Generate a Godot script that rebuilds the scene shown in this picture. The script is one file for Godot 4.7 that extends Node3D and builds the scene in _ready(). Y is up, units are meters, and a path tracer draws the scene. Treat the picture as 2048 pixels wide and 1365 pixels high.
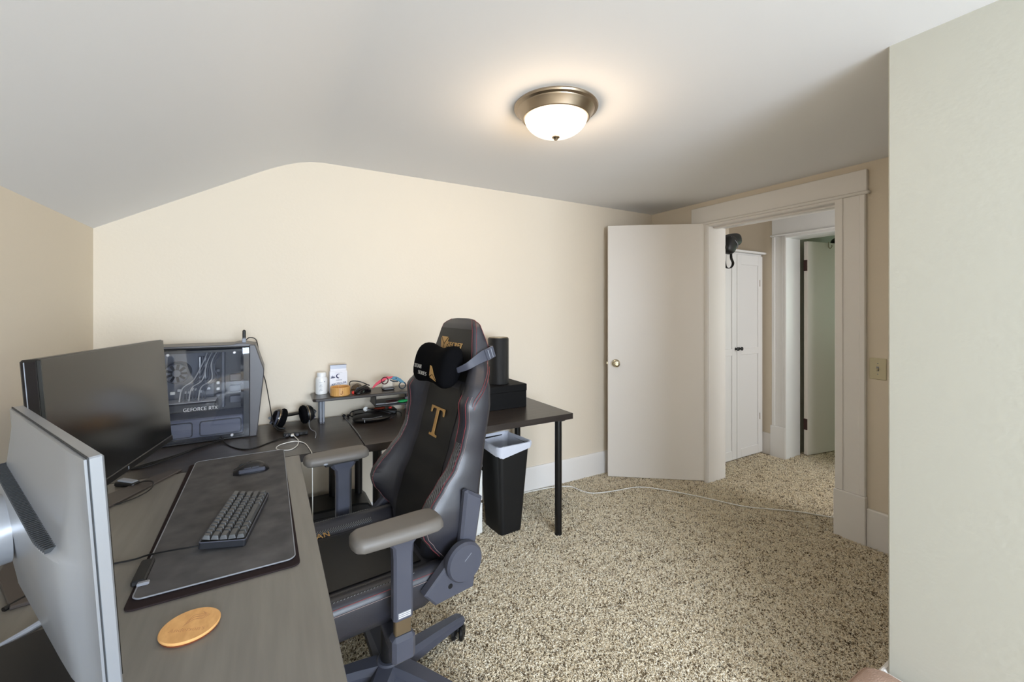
extends Node3D
# World: x runs along the back wall, y is up, -z is the depth towards the back wall. P(x, y, d) gives a point at depth d.

var M := {}
var used := {}
var rng := RandomNumberGenerator.new()
const DESK := 0.74

func P(x: float, y: float, d: float) -> Vector3:
	return Vector3(x, y, -d)

func _ready() -> void:
	rng.seed = 7
	camera_and_light()
	materials()
	room()
	hall()
	desks()
	chair()
	neck_pillow()
	monitors()
	computer()
	desk_things()
	riser_things()
	under_desk()
	details()
	carpet()

func camera_and_light() -> void:
	var cam := Camera3D.new()
	cam.name = "camera"
	cam.position = Vector3(0, 1.36, 0)
	cam.rotation.y = -deg_to_rad(29.93)
	var near := 0.05
	cam.projection = Camera3D.PROJECTION_FRUSTUM
	cam.set_frustum(1365.0 / 846.6 * near, Vector2(0, -(682.5 - 618.3) / 846.6 * near), near, 60.0)
	add_child(cam)
	cam.current = true
	var e := Environment.new()
	e.background_mode = Environment.BG_SKY
	var sky := Sky.new()
	var sm := ProceduralSkyMaterial.new()
	sm.sky_top_color = Color(0.55, 0.68, 0.9)
	sm.sky_horizon_color = Color(0.85, 0.9, 0.97)
	sm.ground_horizon_color = Color(0.6, 0.62, 0.6)
	sm.ground_bottom_color = Color(0.35, 0.36, 0.34)
	sky.sky_material = sm
	e.sky = sky
	e.background_energy_multiplier = 1.0
	e.tonemap_mode = Environment.TONE_MAPPER_LINEAR
	e.tonemap_exposure = 0.91
	e.sdfgi_enabled = true
	e.ssao_enabled = true
	e.ssil_enabled = true
	var we := WorldEnvironment.new()
	we.name = "environment"
	we.environment = e
	add_child(we)
	# daylight through the rear window, the hall window and the far room's window
	area("window_daylight", P(0.5, 1.25, -3.14), 0.0, 0.0, Vector2(2.1, 1.2), Color(0.872, 0.93, 1.0), 26.0)
	area("hall_daylight", P(3.6, 1.35, -0.42), 0.0, 0.0, Vector2(0.7, 1.1), Color(0.97, 0.98, 1.0), 3.4)
	area("far_room_daylight", P(6.9, 1.4, 1.0), PI / 2, 0.0, Vector2(1.0, 1.1), Color(0.88, 1.0, 0.9), 1.4)

func area(n: String, at: Vector3, yaw: float, pitch: float, size: Vector2, c: Color, en: float) -> void:
	var l := AreaLight3D.new()
	l.name = n
	l.position = at
	l.rotation = Vector3(pitch, yaw, 0)
	l.area_size = size
	l.area_normalize_energy = true
	l.light_color = c
	l.light_energy = en
	l.area_range = 14.0
	l.shadow_enabled = true
	add_child(l)

# ---------------------------------------------------------------- mesh helpers (triangle soups, outward)
func tri_from(out: PackedVector3Array, a: Vector3, b: Vector3, c: Vector3, ctr: Vector3) -> void:
	if (b - a).cross(c - a).dot((a + b + c) / 3.0 - ctr) < 0.0:
		out.append_array(PackedVector3Array([a, c, b]))
	else:
		out.append_array(PackedVector3Array([a, b, c]))

func box(c: Vector3, s: Vector3, b := 0.0) -> PackedVector3Array:
	var h := s * 0.5
	var out := PackedVector3Array()
	b = minf(b, minf(h.x, minf(h.y, h.z)) * 0.98)
	for ax in 3:
		var u := (ax + 1) % 3
		var v := (ax + 2) % 3
		for sg: float in [-1.0, 1.0]:
			var q: Array[Vector3] = []
			for k: Vector2 in [Vector2(-1, -1), Vector2(1, -1), Vector2(1, 1), Vector2(-1, 1)]:
				var p := Vector3.ZERO
				p[ax] = sg * h[ax]
				p[u] = k.x * (h[u] - b)
				p[v] = k.y * (h[v] - b)
				q.append(c + p)
			tri_from(out, q[0], q[1], q[2], c)
			tri_from(out, q[0], q[2], q[3], c)
	if b > 0.0:
		for ax in 3:
			var u := (ax + 1) % 3
			var v := (ax + 2) % 3
			for su: float in [-1.0, 1.0]:
				for sv: float in [-1.0, 1.0]:
					var q: Array[Vector3] = []
					for k: Vector2 in [Vector2(-1, 0), Vector2(1, 0), Vector2(1, 1), Vector2(-1, 1)]:
						var p := Vector3.ZERO
						p[ax] = k.x * (h[ax] - b)
						p[u] = su * (h[u] - (0.0 if k.y == 0 else b))
						p[v] = sv * (h[v] - (b if k.y == 0 else 0.0))
						q.append(c + p)
					tri_from(out, q[0], q[1], q[2], c)
					tri_from(out, q[0], q[2], q[3], c)
		for sx: float in [-1.0, 1.0]:
			for sy: float in [-1.0, 1.0]:
				for sz: float in [-1.0, 1.0]:
					tri_from(out, c + Vector3(sx * h.x, sy * (h.y - b), sz * (h.z - b)), c + Vector3(sx * (h.x - b), sy * h.y, sz * (h.z - b)), c + Vector3(sx * (h.x - b), sy * (h.y - b), sz * h.z), c)
	return out

func orient(s: PackedVector3Array) -> PackedVector3Array:
	if s.is_empty():
		return s
	var o := s[0]
	var v := 0.0
	for i in range(0, s.size(), 3):
		v += (s[i] - o).dot((s[i + 1] - o).cross(s[i + 2] - o))
	if v < 0.0:
		for i in range(0, s.size(), 3):
			var t := s[i + 1]
			s[i + 1] = s[i + 2]
			s[i + 2] = t
	return s

func loft(rings: Array, caps := true, closed_path := false) -> PackedVector3Array:
	var out := PackedVector3Array()
	var m: int = rings[0].size()
	var last := rings.size() if closed_path else rings.size() - 1
	for i in last:
		var a: PackedVector3Array = rings[i]
		var b: PackedVector3Array = rings[(i + 1) % rings.size()]
		for j in m:
			var k := (j + 1) % m
			out.append_array(PackedVector3Array([a[j], a[k], b[k], a[j], b[k], b[j]]))
	if caps and not closed_path:
		for e in 2:
			var r: PackedVector3Array = rings[0] if e == 0 else rings[rings.size() - 1]
			var c := Vector3.ZERO
			for p in r:
				c += p / m
			for j in m:
				var k := (j + 1) % m
				if e == 0:
					out.append_array(PackedVector3Array([c, r[k], r[j]]))
				else:
					out.append_array(PackedVector3Array([c, r[j], r[k]]))
	return orient(out)

func lathe(prof: Array, n := 32) -> PackedVector3Array:
	var rings := []
	for q: Vector2 in prof:
		var r := PackedVector3Array()
		for j in n:
			var a := TAU * j / n
			r.append(Vector3(maxf(q.x, 0.00002) * cos(a), q.y, maxf(q.x, 0.00002) * sin(a)))
		rings.append(r)
	return loft(rings)

func inset(poly: PackedVector2Array, d: float) -> PackedVector2Array:
	var n := poly.size()
	var out := PackedVector2Array()
	for i in n:
		var a := (poly[i] - poly[(i + n - 1) % n]).normalized()
		var b := (poly[(i + 1) % n] - poly[i]).normalized()
		var na := Vector2(-a.y, a.x)
		var nb := Vector2(-b.y, b.x)
		var m := (na + nb).normalized()
		out.append(poly[i] + m * d / maxf(m.dot(na), 0.5))
	return out

func ccw(poly: PackedVector2Array) -> PackedVector2Array:
	var s := 0.0
	for i in poly.size():
		s += poly[i].cross(poly[(i + 1) % poly.size()])
	if s < 0.0:
		poly.reverse()
	return poly

# polygon in xy pushed from z = 0 to z = d, edges chamfered by b
func prism(poly_in: PackedVector2Array, d: float, b := 0.0) -> PackedVector3Array:
	var poly := ccw(poly_in.duplicate())
	var small := inset(poly, b) if b > 0.0 else poly
	var lay := [[small, 0.0], [poly, b], [poly, d - b], [small, d]] if b > 0.0 else [[poly, 0.0], [poly, d]]
	var out := PackedVector3Array()
	var n := poly.size()
	for i in lay.size() - 1:
		var pa: PackedVector2Array = lay[i][0]
		var pb: PackedVector2Array = lay[i + 1][0]
		var za: float = lay[i][1]
		var zb: float = lay[i + 1][1]
		for j in n:
			var k := (j + 1) % n
			var a0 := Vector3(pa[j].x, pa[j].y, za)
			var b0 := Vector3(pa[k].x, pa[k].y, za)
			var a1 := Vector3(pb[j].x, pb[j].y, zb)
			var b1 := Vector3(pb[k].x, pb[k].y, zb)
			out.append_array(PackedVector3Array([a0, b0, b1, a0, b1, a1]))
	var t := Geometry2D.triangulate_polygon(small)
	for i in range(0, t.size(), 3):
		var a := small[t[i]]
		var bb := small[t[i + 1]]
		var c := small[t[i + 2]]
		if (bb - a).cross(c - a) < 0.0:
			var s := bb
			bb = c
			c = s
		out.append_array(PackedVector3Array([Vector3(a.x, a.y, d), Vector3(bb.x, bb.y, d), Vector3(c.x, c.y, d), Vector3(a.x, a.y, 0), Vector3(c.x, c.y, 0), Vector3(bb.x, bb.y, 0)]))
	return out

# the same, lying flat: polygon in (x, z), pushed up from y0 by d
func slab(poly: PackedVector2Array, y0: float, d: float, b := 0.0) -> PackedVector3Array:
	var p := PackedVector2Array()
	for q in poly:
		p.append(Vector2(q.x, -q.y))
	return Transform3D(Basis(Vector3.RIGHT, -PI / 2), Vector3(0, y0, 0)) * prism(p, d, b)

func rrect(cx: float, cy: float, w: float, h: float, r: float, n := 5) -> PackedVector2Array:
	var out := PackedVector2Array()
	for k in 4:
		var c := Vector2(cx + (w / 2 - r) * (1 if k in [0, 3] else -1), cy + (h / 2 - r) * (1 if k < 2 else -1))
		for i in n + 1:
			var a := PI / 2 * (k + float(i) / n)
			out.append(c + Vector2(cos(a), sin(a)) * r)
	return out

func smooth(pts: Array, n := 8, closed := false) -> PackedVector3Array:
	var out := PackedVector3Array()
	var m := pts.size()
	for i in (m if closed else m - 1):
		var p0: Vector3 = pts[(i + m - 1) % m] if closed else pts[maxi(i - 1, 0)]
		var p1: Vector3 = pts[i]
		var p2: Vector3 = pts[(i + 1) % m]
		var p3: Vector3 = pts[(i + 2) % m] if closed else pts[mini(i + 2, m - 1)]
		for k in n:
			out.append(p1.cubic_interpolate(p2, p0, p3, float(k) / n))
	if not closed:
		out.append(pts[m - 1])
	return out

func tube(pts: PackedVector3Array, r: float, n := 8, closed := false, flat := 1.0) -> PackedVector3Array:
	var rings := []
	var m := pts.size()
	var up := Vector3.UP
	var side := Vector3.ZERO
	for i in m:
		var t := (pts[(i + 1) % m] - pts[(i + m - 1) % m]) if closed else (pts[mini(i + 1, m - 1)] - pts[maxi(i - 1, 0)])
		t = t.normalized()
		if side == Vector3.ZERO:
			side = t.cross(up)
			if side.length() < 0.05:
				side = t.cross(Vector3.RIGHT)
		side = (side - t * side.dot(t)).normalized()
		var v := side.cross(t)
		var ring := PackedVector3Array()
		for j in n:
			var a := TAU * j / n
			ring.append(pts[i] + side * cos(a) * r + v * sin(a) * r * flat)
		rings.append(ring)
	return loft(rings, true, closed)

func ellipsoid(c: Vector3, r: Vector3, n := 20, k := 12, sq := 1.0) -> PackedVector3Array:
	var rings := []
	for i in k + 1:
		var a := -PI / 2 + PI * i / k
		var ring := PackedVector3Array()
		for j in n:
			var b := TAU * j / n
			var ca := pow(maxf(cos(a), 0.0001), sq)
			ring.append(c + Vector3(r.x * ca * signf(cos(b)) * pow(absf(cos(b)), sq), r.y * signf(sin(a)) * pow(absf(sin(a)), sq), r.z * ca * signf(sin(b)) * pow(absf(sin(b)), sq)))
		rings.append(ring)
	return loft(rings)

func rot(axis: Vector3, a: float, s: PackedVector3Array, at := Vector3.ZERO) -> PackedVector3Array:
	return Transform3D(Basis(axis, a), at) * s

func put(s: PackedVector3Array, at: Vector3) -> PackedVector3Array:
	return Transform3D(Basis(), at) * s

func mesh_of(s: PackedVector3Array, crease := 38.0) -> ArrayMesh:
	var lim := cos(deg_to_rad(crease))
	var nf := s.size() / 3
	var fn := PackedVector3Array()
	var fa := PackedVector3Array()
	var at := {}
	for f in nf:
		var x := (s[f * 3 + 1] - s[f * 3]).cross(s[f * 3 + 2] - s[f * 3])
		fa.append(x)
		fn.append(x.normalized())
		for k in 3:
			var key := Vector3i((s[f * 3 + k] * 20000.0).round())
			if at.has(key):
				at[key].append(f)
			else:
				at[key] = [f]
	var v := PackedVector3Array()
	var nn := PackedVector3Array()
	for f in nf:
		if fa[f].length_squared() < 1e-22:
			continue
		for k: int in [0, 2, 1]:
			var p := s[f * 3 + k]
			var sum := Vector3.ZERO
			for g: int in at[Vector3i((p * 20000.0).round())]:
				if fn[g].dot(fn[f]) > lim:
					sum += fa[g]
			v.append(p)
			nn.append(sum.normalized() if sum.length_squared() > 0.0 else fn[f])
	var arr := []
	arr.resize(Mesh.ARRAY_MAX)
	arr[Mesh.ARRAY_VERTEX] = v
	arr[Mesh.ARRAY_NORMAL] = nn
	var m := ArrayMesh.new()
	m.add_surface_from_arrays(Mesh.PRIMITIVE_TRIANGLES, arr)
	return m

# ---------------------------------------------------------------- nodes
func numbered(n: String) -> String:
	if not used.has(n):
		used[n] = 0
		return n
	used[n] += 1
	return "%s_%03d" % [n, used[n]]

func thing(n: String, label: String, category: String, at: Vector3, yaw := 0.0, group := "") -> Node3D:
	var o := Node3D.new()
	o.name = numbered(n)
	o.position = at
	o.rotation.y = yaw
	add_child(o)
	tag(o, label, category, group)
	return o

func tag(o: Node, label: String, category: String, group := "") -> void:
	o.set_meta("label", label)
	o.set_meta("category", category)
	if group != "":
		o.set_meta("group", group)

func part(parent: Node, n: String, s: PackedVector3Array, m: Material, crease := 38.0) -> MeshInstance3D:
	return place(parent, n, mesh_of(s, crease), m)

func place(parent: Node, n: String, mesh: Mesh, m: Material, xf := Transform3D()) -> MeshInstance3D:
	var o := MeshInstance3D.new()
	var c := 0
	var want := n
	while parent != self and parent.has_node(want):
		c += 1
		want = "%s_%03d" % [n, c]
	o.name = want
	o.mesh = mesh
	o.material_override = m
	o.transform = xf
	o.cast_shadow = GeometryInstance3D.SHADOW_CASTING_SETTING_ON
	parent.add_child(o, true)
	return o

# a thing that is one mesh; soup in its own frame
func one(n: String, s: PackedVector3Array, m: Material, label: String, category: String, at := Vector3.ZERO, yaw := 0.0, group := "", crease := 38.0) -> MeshInstance3D:
	var o := part(self, numbered(n), s, m, crease)
	o.position = at
	o.rotation.y = yaw
	tag(o, label, category, group)
	return o

func struct(n: String, s: PackedVector3Array, m: Material, label := "", crease := 38.0) -> MeshInstance3D:
	var o := part(self, n, s, m, crease)
	o.set_meta("kind", "structure")
	if label != "":
		o.set_meta("label", label)
	return o

func letters(parent: Node, n: String, t: String, h: float, m: Material, at: Vector3, right: Vector3, up: Vector3, depth := 0.001, font := "Droid Sans", w := 400, wide := 1.0) -> MeshInstance3D:
	var f := SystemFont.new()
	f.font_names = PackedStringArray([font])
	f.font_weight = w
	var tm := TextMesh.new()
	tm.font = f
	tm.text = t
	tm.font_size = 64
	tm.pixel_size = h / 46.0
	tm.depth = depth
	tm.curve_step = 2.0
	var z := right.cross(up).normalized()
	return place(parent, n, tm, m, Transform3D(Basis(right.normalized() * wide, up.normalized(), z), at))

# ---------------------------------------------------------------- materials
func mat(n: String, c: Color, rough := 0.6, metal := 0.0, spec := 0.5) -> StandardMaterial3D:
	var m := StandardMaterial3D.new()
	m.resource_name = n
	m.albedo_color = c
	m.roughness = rough
	m.metallic = metal
	m.metallic_specular = spec
	M[n] = m
	return m

func c8(r: int, g: int, b: int) -> Color:
	return Color8(r, g, b)

func noise_img(size: int, freq: float, oct: int, sd: int) -> Image:
	var f := FastNoiseLite.new()
	f.seed = sd
	f.noise_type = FastNoiseLite.TYPE_SIMPLEX_SMOOTH
	f.frequency = freq
	f.fractal_octaves = oct
	return f.get_seamless_image(size, size)

func bump(m: StandardMaterial3D, img: Image, k: float, scale: Vector3) -> void:
	var i := img.duplicate() as Image
	i.convert(Image.FORMAT_RGBA8)
	i.bump_map_to_normal_map(k)
	m.normal_enabled = true
	m.normal_texture = ImageTexture.create_from_image(i)
	m.uv1_triplanar = true
	m.uv1_world_triplanar = true
	m.uv1_scale = scale

# albedo texture between two colours from noise
func mottle(m: StandardMaterial3D, img: Image, a: Color, b: Color, scale: Vector3, world := true) -> void:
	var w := img.get_width()
	var o := Image.create(w, w, false, Image.FORMAT_RGB8)
	for y in w:
		for x in w:
			o.set_pixel(x, y, a.lerp(b, img.get_pixel(x, y).r))
	m.albedo_color = Color.WHITE
	m.albedo_texture = ImageTexture.create_from_image(o)
	m.uv1_triplanar = true
	m.uv1_world_triplanar = world
	m.uv1_scale = scale

func materials() -> void:
	var fine := noise_img(256, 0.06, 3, 3)
	var broad := noise_img(256, 0.015, 4, 5)
	bump(mat("wall", c8(226, 214, 195), 0.75, 0.0, 0.3), fine, 0.25, Vector3.ONE * 3.0)
	bump(mat("wall_dimmed", c8(187, 185, 173), 0.7, 0.0, 0.35), fine, 0.25, Vector3.ONE * 3.0)  # greyer wall paint, with dimmer light on wall_front darkened into the colour
	bump(mat("ceiling", c8(240, 240, 241), 0.85, 0.0, 0.2), broad, 0.12, Vector3.ONE * 2.0)
	mat("trim", c8(233, 229, 224), 0.45)
	mat("door", c8(231, 225, 217), 0.42)
	mat("hall_white", c8(236, 235, 233), 0.4)
	mat("dark_gap", c8(14, 12, 11), 0.9)
	mottle(mat("floor", c8(140, 120, 92), 0.95, 0.0, 0.1), noise_img(256, 0.2, 2, 9), c8(96, 80, 58), c8(190, 172, 142), Vector3.ONE * 4.0)
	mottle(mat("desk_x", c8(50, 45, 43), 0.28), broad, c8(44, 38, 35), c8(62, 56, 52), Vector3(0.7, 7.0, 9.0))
	mottle(mat("desk_z_sheen", c8(50, 45, 43), 0.36), broad, c8(112, 108, 102), c8(123, 119, 112), Vector3(9.0, 7.0, 0.7))  # same black-brown desk finish, its bright sheen lightened into the colour
	mat("black_metal", c8(16, 15, 15), 0.35)
	bump(mat("leather", c8(40, 40, 47), 0.42, 0.0, 0.6), noise_img(256, 0.12, 2, 11), 0.22, Vector3.ONE * 9.0)
	mat("leather_panel", c8(20, 19, 18), 0.5)
	mat("suede", c8(13, 13, 15), 0.95, 0.0, 0.15)
	mat("plastic", c8(70, 72, 83), 0.42)
	mat("plastic_dark", c8(18, 18, 20), 0.45)
	mat("rubber", c8(12, 12, 12), 0.6)
	mat("arm_pad", c8(104, 99, 93), 0.5)
	mat("red_thread", c8(128, 52, 56), 0.6)
	mat("pale_thread", c8(140, 122, 120), 0.6)
	mat("gold", c8(190, 148, 88), 0.5, 0.2)
	mat("grey_thread", c8(165, 160, 150), 0.6)
	var cb := StandardMaterial3D.new()
	var im := Image.create(32, 32, false, Image.FORMAT_RGB8)
	for y in 32:
		for x in 32:
			im.set_pixel(x, y, c8(125, 125, 125) if (x + y) % 16 < 6 else c8(22, 22, 24))
	cb.albedo_texture = ImageTexture.create_from_image(im)
	cb.uv1_triplanar = true
	cb.uv1_scale = Vector3.ONE * 55.0
	cb.roughness = 0.4
	M["carbon"] = cb
	mat("steel", c8(150, 135, 112), 0.35, 0.9)
	mat("nickel", c8(176, 160, 140), 0.3, 1.0)
	mat("brass", c8(205, 195, 170), 0.18, 1.0)
	mat("hinge", c8(60, 28, 20), 0.5)
	var dome := mat("dome_glass", c8(250, 246, 238), 0.35)
	dome.emission_enabled = true
	dome.emission = Color(1.0, 0.93, 0.82)
	dome.emission_energy_multiplier = 1.6
	mat("screen", c8(9, 9, 10), 0.17, 0.0, 0.9)
	mat("bezel", c8(14, 14, 15), 0.35)
	mat("gloss_black", c8(20, 18, 22), 0.08, 0.2)
	mat("monitor_grey", c8(152, 155, 160), 0.3, 0.35)
	mat("slot", c8(38, 41, 44), 0.6)
	mat("pc_grey", c8(84, 82, 84), 0.4)
	mat("pc_black", c8(20, 20, 22), 0.45)
	mat("pc_board", c8(92, 95, 104), 0.55)
	mat("pc_metal", c8(198, 200, 206), 0.35, 0.4)
	mat("pc_shroud", c8(84, 87, 104), 0.5)
	var gl := mat("glass", Color(0.5, 0.53, 0.62, 0.05), 0.02)
	gl.transparency = BaseMaterial3D.TRANSPARENCY_ALPHA
	gl.metallic_specular = 0.8
	var clear := mat("acrylic", Color(0.95, 0.96, 0.95, 0.12), 0.03)
	clear.transparency = BaseMaterial3D.TRANSPARENCY_ALPHA
	var win := mat("pane", Color(0.95, 0.97, 1.0, 0.05), 0.02)
	win.transparency = BaseMaterial3D.TRANSPARENCY_ALPHA
	mottle(mat("pad", c8(44, 43, 42), 0.75, 0.0, 0.25), broad, c8(74, 73, 74), c8(100, 98, 98), Vector3.ONE * 2.3)
	mat("mat_brown", c8(46, 38, 38), 0.9, 0.0, 0.2)
	mat("led_edge", c8(136, 138, 144), 0.45)
	mat("key", c8(70, 71, 72), 0.38)
	mat("key_case", c8(36, 37, 41), 0.35)
	mat("mouse_black", c8(26, 25, 27), 0.3)
	mottle(mat("cork", c8(225, 170, 105), 0.55), broad, c8(216, 160, 98), c8(236, 184, 118), Vector3(14, 6, 6))
	mat("cork_edge", c8(120, 62, 36), 0.6)
	mat("burnt", c8(196, 140, 90), 0.6)
	mottle(mat("bamboo", c8(214, 160, 92), 0.4), broad, c8(196, 140, 74), c8(226, 178, 110), Vector3(18, 1, 18))
	mat("white_plastic", c8(236, 236, 234), 0.35)
	mat("white_paper", c8(232, 232, 238), 0.55)
	mat("pale_lid", c8(200, 206, 220), 0.5)
	mat("ink", c8(44, 46, 86), 0.7)
	mat("ink_grey", c8(140, 140, 146), 0.7)
	mat("red", c8(205, 50, 40), 0.4)
	mat("knife_red", c8(206, 62, 84), 0.35, 0.2)
	mat("knife_dark", c8(84, 42, 46), 0.4, 0.3)
	mat("knife_blue", c8(78, 130, 156), 0.35, 0.2)
	mat("knife_navy", c8(40, 56, 72), 0.35, 0.2)
	mat("green", c8(40, 170, 100), 0.45)
	mat("stand", c8(70, 62, 58), 0.4)
	mat("cable_black", c8(15, 15, 16), 0.5)
	mat("cable_white", c8(232, 230, 224), 0.5)
	mat("cable_grey", c8(140, 144, 152), 0.45)
	mat("brown_gloss", c8(70, 52, 30), 0.25)
	bump(mat("speaker", c8(24, 24, 25), 0.3), noise_img(256, 0.25, 2, 21), 5.0, Vector3.ONE * 12.0)
	mat("box_black", c8(10, 9, 9), 0.6, 0.0, 0.3)
	mat("bin_black", c8(11, 11, 12), 0.55)
	bump(mat("bag_white", c8(214, 216, 226), 0.5), noise_img(256, 0.03, 3, 31), 1.6, Vector3.ONE * 5.0)
	mat("cabinet_white", c8(226, 225, 220), 0.45)
	bump(mat("taupe", c8(176, 150, 134), 0.95, 0.0, 0.15), fine, 4.0, Vector3.ONE * 10.0)
	mat("switch", c8(206, 196, 164), 0.4)
	mat("pouch", c8(14, 14, 15), 0.45)
	mat("white_cloth", c8(225, 222, 216), 0.8)
	var tuft := mat("carpet_fibre", Color.WHITE, 0.9, 0.0, 0.15)
	tuft.vertex_color_use_as_albedo = true

# ---------------------------------------------------------------- the room
func seg(x0: float, x1: float, y0: float, y1: float, d0: float, d1: float, b := 0.0) -> PackedVector3Array:
	return box(Vector3((x0 + x1) / 2, (y0 + y1) / 2, -(d0 + d1) / 2), Vector3(absf(x1 - x0), absf(y1 - y0), absf(d1 - d0)), b)

func room() -> void:
	struct("floor", seg(-0.9, 7.2, -0.12, 0.0, -3.4, 3.1), M.floor, "speckled beige carpet floor")
	var prof := PackedVector2Array([Vector2(-0.9, 1.621), Vector2(-0.04, 2.098), Vector2(0.03, 2.134), Vector2(0.09, 2.161), Vector2(0.15, 2.182), Vector2(0.21, 2.196), Vector2(0.27, 2.202), Vector2(3.17, 2.202), Vector2(3.17, 2.4), Vector2(-0.9, 2.4)])
	struct("ceiling", put(prism(prof, 6.1), Vector3(0, 0, -2.78)), M.ceiling, "white plaster ceiling, sloped at the left and flat at the right")
	var gable := PackedVector2Array([Vector2(-0.82, 0), Vector2(3.16, 0), Vector2(3.16, 2.21), Vector2(0.27, 2.21), Vector2(0.15, 2.19), Vector2(0.03, 2.14), Vector2(-0.82, 1.67)])
	struct("wall_back", put(prism(gable, 0.12), Vector3(0, 0, -2.775)), M.wall)
	struct("wall_left", seg(-0.82, -0.70, 0, 1.74, -3.3, 2.7), M.wall)
	var r := seg(2.976, 3.16, 0, 2.21, 0.4, 1.24)
	r.append_array(seg(2.976, 3.16, 0, 2.21, 2.09, 2.7))
	r.append_array(seg(2.976, 3.16, 2.02, 2.21, 1.24, 2.09))
	struct("wall_right", r, M.wall)
	struct("wall_front", seg(1.725, 3.16, 0, 2.21, -3.3, 0.576, 0.004), M.wall_dimmed)
	var rear := seg(-0.82, -0.59, 0, 2.25, -3.32, -3.2)
	rear.append_array(seg(1.59, 1.8, 0, 2.25, -3.32, -3.2))
	rear.append_array(seg(-0.6, 1.6, 0, 0.62, -3.32, -3.2))
	rear.append_array(seg(-0.6, 1.6, 1.88, 2.25, -3.32, -3.2))
	struct("wall_rear", rear, M.wall)
	var w := struct("window_1", seg(-0.59, 1.59, 0.6, 0.64, -3.32, -3.17), M.trim)
	for x: float in [-0.565, 0.5, 1.565]:
		part(w, "frame", seg(x - 0.025, x + 0.025, 0.64, 1.88, -3.3, -3.2), M.trim)
	part(w, "frame", seg(-0.54, 1.54, 1.83, 1.88, -3.3, -3.2), M.trim)
	part(w, "meeting_rail", seg(-0.54, 1.54, 1.22, 1.26, -3.29, -3.22), M.trim)
	for x: float in [-0.54, 0.525]:
		part(w, "pane", seg(x, x + 1.015, 0.64, 1.83, -3.27, -3.265), M.pane)

	# baseboards and door casing
	var bb := PackedVector2Array([Vector2(0, 0), Vector2(0.018, 0), Vector2(0.018, 0.165), Vector2(0.008, 0.187), Vector2(0, 0.187)])
	struct("baseboard_back", Transform3D(Basis(Vector3(0, 0, 1), Vector3(0, 1, 0), Vector3(-1, 0, 0)), Vector3(2.976, 0, -2.655)) * prism(bb, 3.676), M.trim)
	struct("baseboard_left", seg(-0.70, -0.682, 0, 0.187, -3.2, 2.64, 0.004), M.trim)
	struct("baseboard_right", seg(2.954, 2.976, 0, 0.222, 0.576, 1.086, 0.006), M.trim)
	var bf := seg(1.69, 1.725, 0, 0.195, -3.2, 0.59, 0.008)
	bf.append_array(seg(1.69, 2.976, 0, 0.195, 0.576, 0.598, 0.008))
	struct("baseboard_front", bf, M.trim)
	struct("trim_1", seg(2.952, 2.976, 2.036, 2.16, 1.081, 2.235, 0.003), M.trim, "white head board over the bedroom doorway")
	var t2 := seg(2.94, 2.976, 2.018, 2.036, 1.068, 2.248, 0.007)
	struct("trim_2", t2, M.trim)
	var c := struct("trim_3", seg(2.956, 2.976, 0.283, 2.018, 1.088, 1.238, 0.002), M.trim, "white fluted casing on the near side of the bedroom doorway")
	part(c, "outer_bead", seg(2.950, 2.958, 0.283, 2.018, 1.088, 1.118, 0.004), M.trim)
	part(c, "inner_bead", seg(2.950, 2.958, 0.283, 2.018, 1.196, 1.238, 0.004), M.trim)
	part(c, "plinth_block", seg(2.942, 2.976, 0, 0.283, 1.084, 1.242, 0.003), M.trim)
	struct("trim_4", seg(2.956, 2.976, 0, 2.018, 2.09, 2.225, 0.003), M.trim)
	struct("trim_5", seg(2.962, 3.175, 0, 2.02, 2.085, 2.1, 0.002), M.trim)
	struct("trim_6", seg(2.962, 3.175, 0, 2.02, 1.225, 1.24, 0.002), M.trim)
	var hj := seg(2.962, 3.175, 2.002, 2.02, 1.24, 2.085, 0.002)
	hj.append_array(seg(3.02, 3.06, 1.988, 2.003, 1.24, 2.085, 0.002))
	struct("trim_7", hj, M.trim)

	# the bedroom door, open into the room
	var door := Node3D.new()
	door.name = "door_1"
	door.set_meta("kind", "structure")
	door.set_meta("label", "plain white slab door standing open into the room")
	door.position = P(2.995, 0, 2.083)
	door.rotation.y = PI - atan2(0.476, 0.631)
	add_child(door)
	# local +x runs from hinge to latch; the face seen is local +z turned towards the room's near side
	part(door, "slab", box(Vector3(0.397, 1.022, 0.0175), Vector3(0.79, 2.012, 0.035), 0.002), M.door)
	for sgn: float in [1.0, -1.0]:
		var kb := lathe([Vector2(0, 0), Vector2(0.030, 0), Vector2(0.032, 0.004), Vector2(0.026, 0.010), Vector2(0.012, 0.012), Vector2(0.011, 0.032), Vector2(0.020, 0.038), Vector2(0.0265, 0.048), Vector2(0.0265, 0.056), Vector2(0.021, 0.066), Vector2(0.012, 0.068), Vector2(0.011, 0.065), Vector2(0.005, 0.065), Vector2(0.004, 0.068), Vector2(0, 0.068)], 28)
		var kn := part(door, "knob", rot(Vector3.RIGHT, -PI / 2 * sgn, kb, Vector3(0.73, 0.925, 0.0 if sgn > 0 else 0.035)), M.brass)
		kn.set_meta("label", "shiny satin brass door knob")
	part(door, "latch", box(Vector3(0.797, 0.925, 0.0175), Vector3(0.012, 0.022, 0.014), 0.003), M.brass)

	# switch on the doorway wall
	var sw := thing("light_switch", "ivory toggle light switch plate beside the doorway casing", "light switch", P(2.976, 0.962, 1.037))
	var xf := Transform3D(Basis(Vector3.UP, -PI / 2), Vector3.ZERO)
	part(sw, "plate", xf * box(Vector3(0, 0.0605, 0.003), Vector3(0.078, 0.121, 0.006), 0.003), M.switch)
	part(sw, "toggle", xf * rot(Vector3.RIGHT, 0.5, box(Vector3(0, 0, 0.006), Vector3(0.009, 0.011, 0.016), 0.002), Vector3(0, 0.0605, 0.005)), M.switch)
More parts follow.
